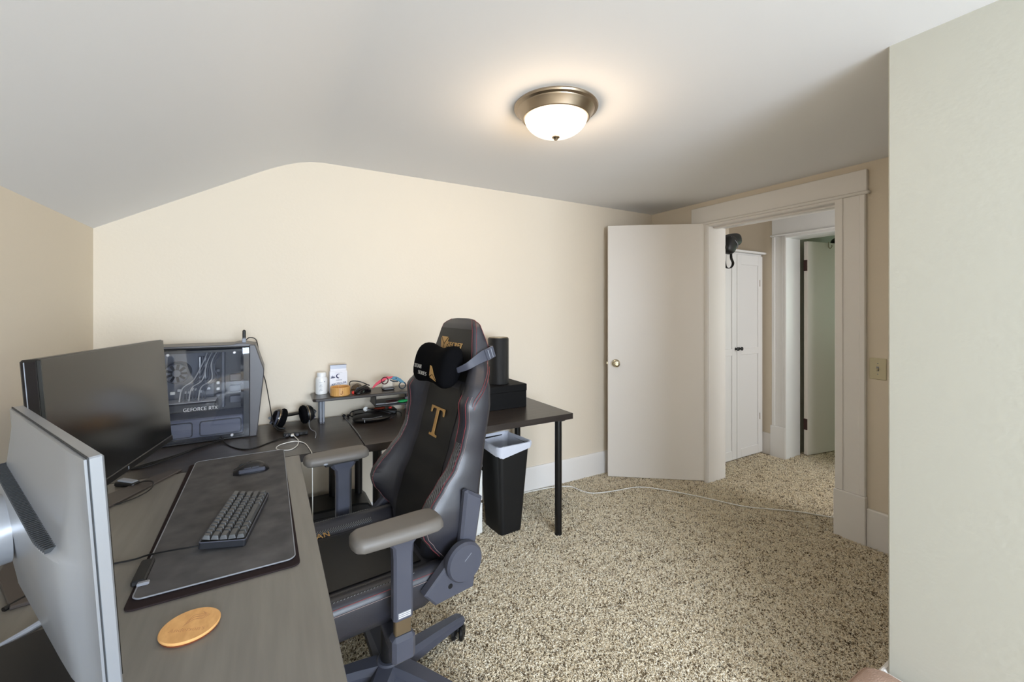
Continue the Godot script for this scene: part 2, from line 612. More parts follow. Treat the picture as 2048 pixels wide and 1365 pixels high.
	part(sw, "toggle_slot", xf * box(Vector3(0, 0.0605, 0.0062), Vector3(0.012, 0.026, 0.0008)), M.ink_grey)
	for k in [0.0305, 0.0905]:
		part(sw, "screw", xf * ellipsoid(Vector3(0, k, 0.006), Vector3(0.003, 0.003, 0.0015), 8, 5), M.ink_grey)

	# ceiling light
	var la := thing("ceiling_light", "round flush ceiling light with brushed nickel rim and lit frosted dome", "ceiling light", P(1.04, 2.202, 1.44))
	part(la, "rim", lathe([Vector2(0, 0), Vector2(0.172, 0), Vector2(0.175, -0.006), Vector2(0.172, -0.012), Vector2(0.160, -0.016), Vector2(0.158, -0.021), Vector2(0.153, -0.026), Vector2(0.140, -0.050), Vector2(0.136, -0.052), Vector2(0.130, -0.050), Vector2(0.128, -0.02), Vector2(0, -0.018)], 64), M.nickel, 25.0)
	var dome := []
	dome.append(Vector2(0, -0.03))
	dome.append(Vector2(0.126, -0.03))
	for i in 13:
		var a := PI / 2 * i / 12.0
		dome.append(Vector2(0.131 * cos(a), -0.044 - 0.080 * sin(a)))
	part(la, "glass_dome", lathe(dome, 48), M.dome_glass, 60.0)
	part(la, "finial", lathe([Vector2(0, -0.118), Vector2(0.016, -0.122), Vector2(0.016, -0.127), Vector2(0.010, -0.131), Vector2(0.007, -0.137), Vector2(0, -0.139)], 20), M.nickel)
	var om := OmniLight3D.new()
	om.name = "ceiling_light_bulb"
	om.position = Vector3(0, -0.082, 0)
	om.light_color = Color(1.0, 0.88, 0.74)
	om.light_energy = 0.34
	om.light_size = 0.1
	om.omni_range = 9.0
	om.omni_attenuation = 2.0
	om.shadow_enabled = true
	la.add_child(om)

func hall() -> void:
	struct("wall_hall_end", seg(3.16, 4.25, 0, 2.4, 2.63, 2.75), M.wall)
	var w := seg(4.06, 4.26, 0, 2.4, 2.08, 2.7)
	w.append_array(seg(4.06, 4.26, 0, 2.4, -0.6, 1.24))
	w.append_array(seg(4.06, 4.26, 2.03, 2.4, 1.24, 2.08))
	struct("wall_hall", w, M.wall)
	struct("wall_hall_near", seg(3.0, 4.26, 0, 2.4, -0.62, -0.5), M.wall)
	struct("wall_hall_side", seg(3.1, 3.16, 0, 2.4, -0.6, 0.41), M.wall)
	struct("ceiling_hall", seg(3.16, 7.2, 2.36, 2.5, -0.62, 3.1), M.ceiling)
	struct("wall_hall_top", seg(3.1, 3.17, 2.2, 2.4, -0.6, 2.75), M.wall)
	var far := seg(4.26, 7.2, 0, 2.4, 2.09, 2.32)
	far.append_array(seg(7.0, 7.12, 0, 2.4, -0.62, 3.0))
	far.append_array(seg(4.26, 7.1, 0, 2.4, -0.62, -0.5))
	far.append_array(seg(4.2, 4.26, 0, 2.4, 2.69, 2.8))
	struct("wall_far_room", far, M.wall_dimmed)
	struct("baseboard_hall", seg(4.04, 4.06, 0, 0.2, 2.2, 2.63, 0.004), M.trim)
	struct("trim_8", seg(4.036, 4.06, 2.04, 2.178, 1.0, 2.195, 0.003), M.hall_white)
	struct("trim_9", seg(4.024, 4.06, 2.024, 2.04, 0.99, 2.207, 0.006), M.hall_white)
	var c := struct("trim_10", seg(4.042, 4.06, 0.285, 2.024, 2.075, 2.195, 0.002), M.hall_white, "white fluted casing of the doorway across the hall")
	part(c, "outer_bead", seg(4.034, 4.044, 0.285, 2.024, 2.165, 2.195, 0.004), M.hall_white)
	part(c, "inner_bead", seg(4.034, 4.044, 0.285, 2.024, 2.075, 2.105, 0.004), M.hall_white)
	part(c, "plinth_block", seg(4.028, 4.06, 0, 0.285, 2.073, 2.205, 0.003), M.hall_white)
	struct("trim_11", seg(4.03, 4.27, 0, 2.03, 2.066, 2.082, 0.003), M.hall_white)
	struct("trim_12", seg(4.03, 4.27, 2.0, 2.03, 1.24, 2.07, 0.003), M.hall_white)
	struct("trim_13", seg(4.03, 4.27, 0, 2.03, 1.238, 1.254, 0.003), M.hall_white)

	var d := Node3D.new()
	d.name = "door_2"
	d.set_meta("kind", "structure")
	d.set_meta("label", "white slab door standing open in the room across the hall")
	d.position = P(4.272, 0, 2.045)
	d.rotation.y = atan2(0.088, 0.514) * -1.0
	add_child(d)
	part(d, "slab", box(Vector3(0.40, 1.0, 0.02), Vector3(0.78, 1.96, 0.035), 0.002), M.door)
	for k: float in [0.3, 1.76]:
		part(d, "hinge", box(Vector3(0.008, k, 0.02), Vector3(0.012, 0.1, 0.03), 0.001), M.hinge)
	part(d, "hook", tube(smooth([Vector3(0.28, 1.985, 0.045), Vector3(0.28, 1.94, 0.046), Vector3(0.28, 1.925, 0.06), Vector3(0.28, 1.94, 0.075), Vector3(0.28, 1.955, 0.072)], 5), 0.004, 6), M.nickel)
	one("cap", ellipsoid(Vector3(0, 0.03, 0), Vector3(0.11, 0.055, 0.09), 20, 10), M.pouch, "black cap resting on top edge of the far hall door", "cap", P(4.79, 1.975, 1.945))

	var cu := thing("cupboard", "tall white double door cupboard at the end of the hall", "cupboard", P(3.64, 0, 2.45))
	part(cu, "body", box(Vector3(0, 0.935, -0.01), Vector3(0.83, 1.87, 0.32), 0.003), M.hall_white)
	part(cu, "top_board", box(Vector3(0.0, 1.88, 0.01), Vector3(0.85, 0.02, 0.37), 0.004), M.hall_white)
	for k in 2:
		var x0 := -0.41 if k == 0 else -0.008
		var x1 := -0.014 if k == 0 else 0.385
		var dr := part(cu, "door", box(Vector3((x0 + x1) / 2, 0.935, 0.16), Vector3(x1 - x0, 1.83, 0.018), 0.002), M.hall_white)
		var xa := x0 + 0.06
		var xb := x1 - 0.07
		var rails := box(Vector3((x0 + xa) / 2, 0.935, 0.173), Vector3(xa - x0, 1.83, 0.008), 0.003)
		rails.append_array(box(Vector3((x1 + xb) / 2, 0.935, 0.173), Vector3(x1 - xb, 1.83, 0.008), 0.003))
		for y: Vector2 in [Vector2(0.02, 0.1), Vector2(0.945, 1.005), Vector2(1.76, 1.85)]:
			rails.append_array(box(Vector3((xa + xb) / 2, (y.x + y.y) / 2, 0.173), Vector3(xb - xa + 0.004, y.y - y.x, 0.008), 0.003))
		part(dr, "rails", rails, M.hall_white)
		var kx := -0.034 if k == 0 else 0.024
		part(dr, "knob", rot(Vector3.RIGHT, PI / 2, lathe([Vector2(0, 0), Vector2(0.013, 0), Vector2(0.009, 0.006), Vector2(0.008, 0.014), Vector2(0.016, 0.02), Vector2(0.016, 0.028), Vector2(0.009, 0.032), Vector2(0, 0.032)], 18), Vector3(kx, 1.004, 0.176)), M.plastic_dark)
		if k == 1:
			for y: float in [0.36, 1.6]:
				part(dr, "hinge", box(Vector3(x1 - 0.045, y, 0.178), Vector3(0.006, 0.06, 0.004), 0.001), M.steel)

	# black pouch with a strap, hung in the hall
	var po := thing("waist_pouch", "black pouch with hanging strap by the hall cupboard", "pouch", P(3.285, 1.69, 2.12))
	po.scale = Vector3(1.2, 1.0, 1.0)
	part(po, "hook_plate", box(Vector3(-0.098, 0.2, -0.012), Vector3(0.014, 0.13, 0.05), 0.004), M.plastic_dark)
	part(po, "body", rot(Vector3.BACK, 0.25, ellipsoid(Vector3.ZERO, Vector3(0.085, 0.055, 0.05), 24, 12, 0.7), Vector3(0.02, 0.235, 0.0)), M.pouch)
	part(po, "flap", rot(Vector3.BACK, -0.35, ellipsoid(Vector3.ZERO, Vector3(0.055, 0.075, 0.045), 20, 12, 0.7), Vector3(-0.035, 0.19, 0.022)), M.pouch)
	var pz := tube(smooth([Vector3(-0.05, 0.25, 0.052), Vector3(-0.005, 0.2, 0.068), Vector3(0.02, 0.165, 0.05)], 5), 0.003, 6)
	part(po, "zip", pz, M.cable_grey)
	part(po, "strap", tube(smooth([Vector3(-0.06, 0.16, 0.0), Vector3(-0.062, 0.07, 0.0), Vector3(-0.045, 0.012, 0.0), Vector3(-0.005, 0.004, 0.0), Vector3(0.022, 0.02, 0.0), Vector3(0.035, 0.05, 0.0), Vector3(0.015, 0.09, 0.0), Vector3(0.012, 0.15, 0.0)], 6), 0.012, 8, false, 0.25), M.pouch)
	part(po, "lining", box(Vector3(-0.018, 0.085, -0.002), Vector3(0.035, 0.12, 0.004), 0.001), M.white_cloth)

# ---------------------------------------------------------------- desks
func desk(label: String, x0: float, x1: float, d0: float, d1: float, m: Material) -> void:
	var cx := (x0 + x1) / 2
	var cd := (d0 + d1) / 2
	var t := thing("desk", label, "desk", P(cx, 0, cd), 0.0, "black-brown desks set in an L")
	part(t, "tabletop", box(Vector3(0, DESK - 0.017, 0), Vector3(x1 - x0 - 0.0015, 0.034, d1 - d0 - 0.0015), 0.0012), m)
	for sx: float in [-1.0, 1.0]:
		for sz: float in [-1.0, 1.0]:
			var lx := sx * ((x1 - x0) / 2 - 0.066)
			var lz := sz * ((d1 - d0) / 2 - 0.06)
			var lg := part(t, "leg", put(lathe([Vector2(0, 0.004), Vector2(0.021, 0.004), Vector2(0.021, 0.695), Vector2(0.045, 0.697), Vector2(0.045, DESK - 0.034), Vector2(0, DESK - 0.034)], 20), Vector3(lx, 0, lz)), M.black_metal)
			part(lg, "foot_cap", put(lathe([Vector2(0, 0), Vector2(0.022, 0), Vector2(0.022, 0.02), Vector2(0, 0.02)], 20), Vector3(lx, 0, lz)), M.rubber)

func desks() -> void:
	desk("black-brown desk nearest the camera, holding monitors, keyboard and mouse pad", -0.635, 0.115, 0.5, 2.008, M.desk_z_sheen)
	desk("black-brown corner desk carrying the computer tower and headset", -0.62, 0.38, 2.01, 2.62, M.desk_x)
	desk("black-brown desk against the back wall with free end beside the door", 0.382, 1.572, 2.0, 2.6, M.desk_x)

# ---------------------------------------------------------------- gaming chair (faces local -x, near side +z)
func interp(t: Array, y: float) -> float:
	for i in t.size() - 1:
		var a: Vector2 = t[i]
		var b: Vector2 = t[i + 1]
		if y <= b.x:
			var k := clampf((y - a.x) / (b.x - a.x), 0, 1)
			k = k * k * (3 - 2 * k) * 0.4 + k * 0.6
			return lerpf(a.y, b.y, k)
	return t[t.size() - 1].y

const BW := [Vector2(0.50, 0.22), Vector2(0.56, 0.245), Vector2(0.66, 0.275), Vector2(0.72, 0.275), Vector2(0.80, 0.262), Vector2(0.88, 0.256), Vector2(0.97, 0.264), Vector2(1.04, 0.268), Vector2(1.09, 0.255), Vector2(1.13, 0.222), Vector2(1.16, 0.194), Vector2(1.2, 0.166)]
const BR := [Vector2(0.50, 0.15), Vector2(0.56, 0.17), Vector2(0.632, 0.194), Vector2(0.723, 0.222), Vector2(0.884, 0.252), Vector2(1.05, 0.272), Vector2(1.1, 0.28), Vector2(1.16, 0.302), Vector2(1.2, 0.312)]
const BF := [Vector2(0.50, 0.11), Vector2(0.56, 0.085), Vector2(0.628, 0.036), Vector2(0.658, 0.014), Vector2(0.688, 0.006), Vector2(0.715, 0.014), Vector2(0.745, 0.036), Vector2(0.795, 0.080), Vector2(0.845, 0.122), Vector2(0.90, 0.147), Vector2(0.985, 0.162), Vector2(1.045, 0.158), Vector2(1.095, 0.19), Vector2(1.16, 0.232), Vector2(1.2, 0.25)]
const BC := [Vector2(0.50, 0.06), Vector2(0.6, 0.07), Vector2(0.7, 0.10), Vector2(0.8, 0.14), Vector2(0.88, 0.168), Vector2(1.0, 0.20), Vector2(1.06, 0.214), Vector2(1.16, 0.24), Vector2(1.2, 0.252)]

# half the outline of the back at a height, from the middle of the rear round to the middle of the front
func back_ring(y: float) -> PackedVector3Array:
	var w := interp(BW, y)
	var xr := interp(BR, y)
	var xf := minf(interp(BF, y), xr - 0.03)
	var xc := minf(interp(BC, y), xr - 0.03)
	var h := []
	h.append(Vector2(xr, 0.0))
	h.append(Vector2(xr, 0.5 * w))
	h.append(Vector2(xr - 0.003, 0.82 * w))
	h.append(Vector2(xr - 0.012, 0.95 * w))
	h.append(Vector2(xr - 0.03, w))
	h.append(Vector2(lerpf(xr - 0.03, xf + 0.03, 0.5), w))
	h.append(Vector2(lerpf(xf + 0.03, xr, 0.12), w))
	h.append(Vector2(xf + 0.014, 0.985 * w))
	h.append(Vector2(xf + 0.004, 0.955 * w))
	h.append(Vector2(xf, 0.90 * w))
	h.append(Vector2(xf + 0.001, 0.80 * w))
	h.append(Vector2(lerpf(xf, xc, 0.35), 0.745 * w))
	h.append(Vector2(lerpf(xf, xc, 0.85), 0.66 * w))
	h.append(Vector2(xc - 0.001, 0.60 * w))
	h.append(Vector2(xc, 0.5 * w))
	h.append(Vector2(xc + 0.003, 0.25 * w))
	h.append(Vector2(xc + 0.004, 0.0))
	var out := PackedVector3Array()
	for q: Vector2 in h:
		out.append(Vector3(q.x, y, q.y))
	for i in range(h.size() - 2, 0, -1):
		out.append(Vector3(h[i].x, y, -h[i].y))
	return out

const HW := [Vector2(1.06, 0.188), Vector2(1.14, 0.182), Vector2(1.2, 0.172), Vector2(1.25, 0.152), Vector2(1.28, 0.142), Vector2(1.30, 0.130), Vector2(1.312, 0.114), Vector2(1.32, 0.085), Vector2(1.324, 0.04)]

func head_x(y: float) -> float:
	return lerpf(0.214, 0.268, clampf((y - 1.06) / 0.25, 0, 1)) + 0.016 * smoothstep(1.3, 1.324, y)

func head_ring(y: float) -> PackedVector3Array:
	var w := interp(HW, y)
	var xf := head_x(y)
	var xr := lerpf(0.272, 0.318, clampf((y - 1.06) / 0.15, 0, 1)) - 0.014 * smoothstep(1.22, 1.30, y) - 0.010 * smoothstep(1.3, 1.324, y)
	var out := PackedVector3Array()
	var p := [Vector2(xr, 0), Vector2(xr, w * 0.7), Vector2(xr - 0.003, w * 0.92), Vector2(xr - 0.010, w * 0.99), Vector2(lerpf(xf, xr, 0.5), w), Vector2(xf + 0.010, w * 0.985), Vector2(xf + 0.003, w * 0.955), Vector2(xf, w * 0.9), Vector2(xf - 0.002, w * 0.5), Vector2(xf - 0.003, 0)]
	for q: Vector2 in p:
		out.append(Vector3(q.x, y, q.y))
	for i in range(p.size() - 2, 0, -1):
		out.append(Vector3(p[i].x, y, -p[i].y))
	return out

func mir(s: PackedVector3Array) -> PackedVector3Array:
	var o := PackedVector3Array()
	for p in s:
		o.append(Vector3(p.x, p.y, -p.z))
	return o

func seat_ring(x: float, k: float) -> PackedVector3Array:
	# k 0..1 shrinks the front edge
	var w := 0.268 - 0.03 * k
	var yb := 0.438 + 0.03 * k + 0.05 * clampf((x - 0.02) / 0.1, 0, 1)
	var yt := 0.560 - 0.05 * k
	var yc := 0.530 - 0.045 * k
	var p := [Vector2(0, yb), Vector2(w * 0.8, yb), Vector2(w * 0.95, yb + 0.012), Vector2(w, yb + 0.04), Vector2(w + 0.002, yt - 0.03), Vector2(w - 0.004, yt - 0.012), Vector2(w * 0.93, yt - 0.001), Vector2(w * 0.88, yt + 0.002), Vector2(w * 0.8, yt - 0.004), Vector2(w * 0.7, yc + 0.006), Vector2(w * 0.66, yc), Vector2(w * 0.4, yc + 0.004), Vector2(0, yc + 0.006)]
	var out := PackedVector3Array()
	for q: Vector2 in p:
		out.append(Vector3(x, q.y, q.x))
	for i in range(p.size() - 2, 0, -1):
		out.append(Vector3(x, p[i].y, -p[i].x))
	return out

func strip(a: PackedVector3Array, b: PackedVector3Array, n: Vector3) -> PackedVector3Array:
	# a thin raised patch between two lines, pushed out along n
	var rings := []
	for i in a.size():
		rings.append(PackedVector3Array([a[i] - n * 0.004, a[i] + n * 0.002, a[i].lerp(b[i], 0.5) + n * 0.0045, b[i] + n * 0.002, b[i] - n * 0.004]))
	return loft(rings)

func chair() -> void:
	var t := thing("gaming_chair", "black leather gaming chair with red stitching and gold embroidered emblem", "chair", P(0.37, 0, 1.507), deg_to_rad(5.0))
	# backrest
	var rings := []
	for i in 48:
		rings.append(back_ring(lerpf(0.50, 1.2, i / 47.0)))
	var back := part(t, "backrest", loft(rings), M.leather, 60.0)
	rings = []
	var hys := []
	for i in 10:
		hys.append(lerpf(1.07, 1.25, i / 9.0))
	hys.append_array([1.265, 1.28, 1.29, 1.30, 1.308, 1.315, 1.32, 1.3225, 1.324])
	for y: float in hys:
		rings.append(head_ring(y))
	var head := part(t, "headrest", loft(rings), M.leather, 50.0)
	# matt centre panel
	var la := PackedVector3Array()
	var lb := PackedVector3Array()
	var ys := []
	for i in 28:
		ys.append(lerpf(0.55, 1.10, i / 27.0))
	var cr := []
	for y: float in ys:
		var r := back_ring(y)
		var o := PackedVector3Array()
		for j in [14, 15, 16, 17, 18]:
			o.append(r[j] + Vector3(-0.0022, 0, 0))
		for j in [18, 14]:
			o.append(r[j] + Vector3(0.006, 0, 0))
		cr.append(o)
	part(t, "center_panel", loft(cr), M.leather_panel, 60.0)
	var hr := []
	for i in 12:
		var r := head_ring(lerpf(1.10, 1.285, i / 11.0))
		hr.append(PackedVector3Array([r[7] + Vector3(-0.0014, 0, 0), r[8] + Vector3(-0.002, 0, 0), r[9] + Vector3(-0.002, 0, 0), r[10] + Vector3(-0.002, 0, 0), r[11] + Vector3(-0.0014, 0, 0), r[11] + Vector3(0.006, 0, 0), r[7] + Vector3(0.006, 0, 0)]))
	part(head, "face_panel", loft(hr), M.leather_panel, 60.0)
	for s: float in [1.0, -1.0]:
		# carbon patch on the front of the wing, stitched lines along it
		var e0 := PackedVector3Array()
		var e1 := PackedVector3Array()
		var ridge := PackedVector3Array()
		var outer := PackedVector3Array()
		var outer2 := PackedVector3Array()
		for i in 44:
			var y := lerpf(0.575, 1.07, i / 43.0)
			var r := back_ring(y)
			ridge.append(Vector3(r[10].x - 0.0005, y, s * (r[10].z + 0.002)))
			outer.append(Vector3(r[8].x - 0.0003, y, s * (r[8].z + 0.0004)))
			outer2.append(Vector3(r[7].x - 0.0003, y, s * (r[7].z + 0.0006)))
			if y > 0.6 and y < 0.93:
				e0.append(Vector3(r[8].x, y, s * (r[8].z - 0.003)))
				e1.append(Vector3(r[10].x, y, s * (r[10].z + 0.005)))
		part(t, "carbon_patch", strip(e0, e1, Vector3(-1, 0, 0.15 * s)), M.carbon, 60.0)
		part(t, "stitching", tube(ridge, 0.0009, 5), M.red_thread)
		part(t, "stitching", tube(outer, 0.0009, 5), M.red_thread)
		part(t, "stitching", tube(outer2, 0.0007, 5), M.pale_thread)
		var hs := PackedVector3Array()
		var hs2 := PackedVector3Array()
		var hs3 := PackedVector3Array()
		for y: float in hys.slice(1, 17):
			var r := head_ring(y)
			hs.append(Vector3(r[7].x - 0.0005, r[7].y, s * (r[7].z + 0.0006)))
			hs2.append(Vector3(r[5].x, r[5].y, s * (r[5].z + 0.0006)))
			hs3.append(Vector3(r[3].x, r[3].y, s * (r[3].z + 0.0006)))
		part(head, "stitching", tube(hs, 0.0008, 5), M.red_thread)
		part(head, "stitching", tube(hs2, 0.0008, 5), M.red_thread)
		part(head, "stitching", tube(hs3, 0.0008, 5), M.red_thread)
		# shoulder seam, from the rear of the head down to the wing
		for off: float in [0.0, 0.009]:
			var sh := []
			for q: Vector3 in [Vector3(0.286, 1.165, 0.192), Vector3(0.272, 1.145, 0.215), Vector3(0.250, 1.118, 0.237), Vector3(0.222, 1.088, 0.256), Vector3(0.190, 1.058, 0.267), Vector3(0.182, 1.04, 0.269)]:
				sh.append(Vector3(q.x + off * 0.4, q.y - off, s * (q.z + off * 0.45 + 0.001)))
			part(t, "stitching", tube(smooth(sh, 5), 0.0009, 5), M.red_thread)
	# embroidery
	var nx := Vector3(0, 0, 1)
	var upc := Vector3(0.25, 0.97, 0)
	letters(t, "emblem_letter", "T", 0.108, M.gold, Vector3(interp(BC, 0.932) - 0.0022, 0.932, -0.008), nx, upc, 0.002, "Droid Serif", 400, 1.35)
	letters(head, "brand_lettering", "SECRET", 0.019, M.gold, Vector3(head_x(1.222) - 0.006, 1.222, 0.022), nx, Vector3(0.21, 0.98, 0), 0.002, "Droid Sans", 700, 1.35)
	letters(head, "brand_lettering", "LAB", 0.018, M.gold, Vector3(head_x(1.198) - 0.006, 1.198, 0.048), nx, Vector3(0.21, 0.98, 0), 0.002, "Droid Sans", 700, 1.35)
	var eb := []
	for tri: Array in [[Vector2(-0.028, 0.026), Vector2(0.028, 0.026), Vector2(0, 0.0)], [Vector2(-0.032, 0.022), Vector2(-0.003, -0.004), Vector2(-0.003, -0.045), Vector2(-0.02, -0.03)], [Vector2(0.032, 0.022), Vector2(0.003, -0.004), Vector2(0.003, -0.045), Vector2(0.02, -0.03)]]:
		part(head, "emblem", Transform3D(Basis(nx, Vector3(0.19, 0.98, 0).normalized(), Vector3(-1, 0.19, 0).normalized()), Vector3(head_x(1.225) - 0.0055, 1.225, -0.067)) * prism(PackedVector2Array(tri), 0.0012), M.gold)
	# seat
	rings = []
	for i in 6:
		var a := PI / 2 * i / 5.0
		rings.append(seat_ring(-0.345 - 0.03 * cos(a), 1 - sin(a)))
	for i in 16:
		rings.append(seat_ring(lerpf(-0.33, 0.15, i / 15.0), 0.0))
	var seat := part(t, "seat", loft(rings), M.leather, 55.0)
	for s: float in [1.0, -1.0]:
		var a := PackedVector3Array()
		var b := PackedVector3Array()
		var st := PackedVector3Array()
		var st2 := PackedVector3Array()
		for i in 18:
			var x := lerpf(-0.33, 0.13, i / 17.0)
			var r := seat_ring(x, 0.0)
			st.append(Vector3(x, r[5].y + 0.001, s * (r[5].z + 0.0008)))
			st2.append(Vector3(x, r[4].y + 0.004, s * (r[4].z + 0.0008)))
			if x < 0.0:
				a.append(Vector3(x, r[6].y, s * r[6].z))
				b.append(Vector3(x, r[9].y + 0.003, s * r[9].z))
		part(seat, "stitching", tube(st, 0.0009, 5), M.red_thread)
		part(seat, "stitching", tube(st2, 0.0008, 5), M.pale_thread)
		part(seat, "carbon_patch", strip(a, b, Vector3(0, 1, 0)), M.carbon, 60.0)
	var sp := []
	for i in 12:
		var r := seat_ring(lerpf(-0.32, 0.05, i / 11.0), 0.0)
		sp.append(PackedVector3Array([r[11] + Vector3(0, 0.0015, 0.05), r[12] + Vector3(0, 0.002, 0), Vector3(r[11].x, r[11].y + 0.0015, -r[11].z - 0.05), Vector3(r[11].x, r[11].y - 0.006, -r[11].z - 0.05), r[11] + Vector3(0, -0.006, 0.05)]))
	part(seat, "seat_panel", loft(sp), M.leather_panel, 60.0)
	letters(seat, "seat_lettering", "TITAN", 0.026, M.gold, Vector3(-0.208, 0.541, -0.176), Vector3(1, 0, 0), Vector3(0, 0.15, -1), 0.002)
	part(seat, "seam", tube(PackedVector3Array([Vector3(-0.3, 0.5345, -0.15), Vector3(-0.1, 0.5345, -0.15)]), 0.0012, 5), M.grey_thread)
	# seat mechanism and base
	var mech := box(Vector3(-0.03, 0.42, 0), Vector3(0.3, 0.045, 0.2), 0.01)
	mech.append_array(box(Vector3(0.0, 0.395, 0), Vector3(0.16, 0.03, 0.12), 0.008))
	part(t, "tilt_mechanism", mech, M.plastic_dark)
	part(t, "gas_lift", lathe([Vector2(0, 0.10), Vector2(0.03, 0.10), Vector2(0.03, 0.25), Vector2(0.024, 0.252), Vector2(0.024, 0.4), Vector2(0, 0.4)], 24), M.plastic_dark)
	var base := part(t, "base_hub", lathe([Vector2(0, 0.07), Vector2(0.04, 0.07), Vector2(0.055, 0.085), Vector2(0.055, 0.12), Vector2(0.04, 0.135), Vector2(0, 0.135)], 28), M.plastic)
	for k in 5:
		var ang := deg_to_rad(21.0 - 5.0 + 72.0 * k)
		var b := Basis(Vector3.UP, ang)
		var sr := []
		for q: Array in [[0.03, 0.105, 0.042, 0.026], [0.10, 0.10, 0.038, 0.026], [0.20, 0.092, 0.032, 0.022], [0.29, 0.083, 0.027, 0.018], [0.335, 0.078, 0.026, 0.016], [0.352, 0.074, 0.018, 0.01]]:
			var ring := PackedVector3Array()
			var w: float = q[2]
			var h: float = q[3]
			for c: Vector2 in [Vector2(-0.62, 1), Vector2(0.62, 1), Vector2(1, 0.35), Vector2(1, -0.8), Vector2(0.85, -1), Vector2(-0.85, -1), Vector2(-1, -0.8), Vector2(-1, 0.35)]:
				ring.append(b * Vector3(q[0], q[1] + c.y * h, c.x * w))
			sr.append(ring)
		part(base, "spoke", loft(sr), M.plastic, 30.0)




		var cb := b * Vector3(0.335, 0, 0)
		var yaw: float = ang + [0.6, 2.0, -0.9, 1.2, 0.4][k]
		var cz := Basis(Vector3.UP, yaw)
		var cs := []
		for sd: float in [-1.0, 1.0]:
			cs.append(rot(Vector3.RIGHT, PI / 2, lathe([Vector2(0, -0.009), Vector2(0.024, -0.009), Vector2(0.03, -0.005), Vector2(0.03, 0.005), Vector2(0.024, 0.009), Vector2(0.018, 0.0095), Vector2(0.016, 0.008), Vector2(0, 0.008)], 22), Vector3(-0.012, 0.031, sd * 0.017)))
		var hood := box(Vector3(-0.008, 0.05, 0), Vector3(0.045, 0.022, 0.014), 0.006)
		hood.append_array(put(lathe([Vector2(0, 0.03), Vector2(0.011, 0.03), Vector2(0.011, 0.075), Vector2(0, 0.075)], 12), Vector3.ZERO))
		var cm := part(t, "caster", Transform3D(cz, cb) * hood, M.rubber)
		for w: PackedVector3Array in cs:
			part(cm, "wheel", Transform3D(cz, cb) * w, M.plastic_dark)
	# arms
	for s: float in [1.0, -1.0]:
		var arm := part(t, "arm_post", chair_post(s), M.plastic, 30.0)
		part(arm, "steel_band", box(Vector3(-0.078, 0.489, s * 0.335), Vector3(0.046, 0.052, 0.018), 0.003), M.steel)
		part(arm, "arm_sleeve", box(Vector3(-0.078, 0.428, s * 0.333), Vector3(0.066, 0.074, 0.046), 0.01), M.plastic)
		if s > 0:
			part(arm, "scale_label", box(Vector3(-0.078, 0.525, 0.3528), Vector3(0.036, 0.016, 0.001)), M.ink_grey)
			for k in 3:
				part(arm, "scale_line", box(Vector3(-0.078, 0.520 + 0.005 * k, 0.3535), Vector3(0.034, 0.0012, 0.0006)), M.white_plastic)
		var br := tube(smooth([Vector3(-0.078, 0.425, s * 0.325), Vector3(-0.076, 0.412, s * 0.29), Vector3(-0.07, 0.41, s * 0.24), Vector3(-0.06, 0.412, s * 0.1)], 6), 0.03, 10, false, 0.7)
		part(arm, "arm_bracket", br, M.plastic, 50.0)
		var pl := PackedVector2Array()
		for q: Vector2 in [Vector2(-0.123, -0.012), Vector2(-0.118, -0.034), Vector2(-0.1, -0.047), Vector2(-0.05, -0.05), Vector2(0.06, -0.052), Vector2(0.1, -0.05), Vector2(0.118, -0.038), Vector2(0.124, -0.015), Vector2(0.124, 0.015), Vector2(0.118, 0.038), Vector2(0.1, 0.05), Vector2(0.06, 0.052), Vector2(-0.05, 0.05), Vector2(-0.1, 0.047), Vector2(-0.118, 0.034), Vector2(-0.123, 0.012)]:
			pl.append(q)
		var pr := []
		for q: Vector3 in [Vector3(0.745, 0.012, 0), Vector3(0.7465, 0.006, 0), Vector3(0.752, 0.0, 0), Vector3(0.764, 0.0, 0), Vector3(0.773, 0.004, 0), Vector3(0.778, 0.01, 0), Vector3(0.78, 0.018, 0)]:
			var ring := PackedVector3Array()
			for p in inset(ccw(pl.duplicate()), q.y):
				ring.append(Vector3(p.x - 0.098, q.x, p.y + s * 0.352))
			pr.append(ring)
		var pad := part(t, "arm_pad", loft(pr), M.arm_pad, 50.0)
		part(pad, "pad_plate", box(Vector3(-0.085, 0.741, s * 0.345), Vector3(0.13, 0.012, 0.06), 0.003), M.plastic_dark)
		part(pad, "pad_button", ellipsoid(Vector3(-0.15, 0.752, s * 0.352 - s * 0.05), Vector3(0.009, 0.004, 0.004), 10, 6), M.cable_grey)
		# recline hinge
		var z0 := 0.268
		var dn := PackedVector2Array([Vector2(0.0, 0.515), Vector2(0.036, 0.474), Vector2(0.165, 0.484), Vector2(0.172, 0.53), Vector2(0.172, 0.6), Vector2(0.095, 0.607), Vector2(0.075, 0.585)])
		var hz := Transform3D(Basis(), Vector3(0, 0, z0))
		var low := hz * prism(dn, 0.04, 0.006)
		var upp := hz * prism(PackedVector2Array([Vector2(0.140, 0.785), Vector2(0.152, 0.788), Vector2(0.203, 0.755), Vector2(0.178, 0.61), Vector2(0.12, 0.61)]), 0.032, 0.008)
		var disc := rot(Vector3.RIGHT, PI / 2, lathe([Vector2(0, 0), Vector2(0.058, 0), Vector2(0.06, 0.004), Vector2(0.06, 0.022), Vector2(0.054, 0.03), Vector2(0, 0.03)], 40), Vector3(0.125, 0.583, z0 + 0.032))
		var notch := hz * rot(Vector3.RIGHT, PI / 2, lathe([Vector2(0, 0), Vector2(0.008, 0), Vector2(0.007, 0.001), Vector2(0, 0.001)], 18), Vector3(0.083, 0.517, 0.0398))
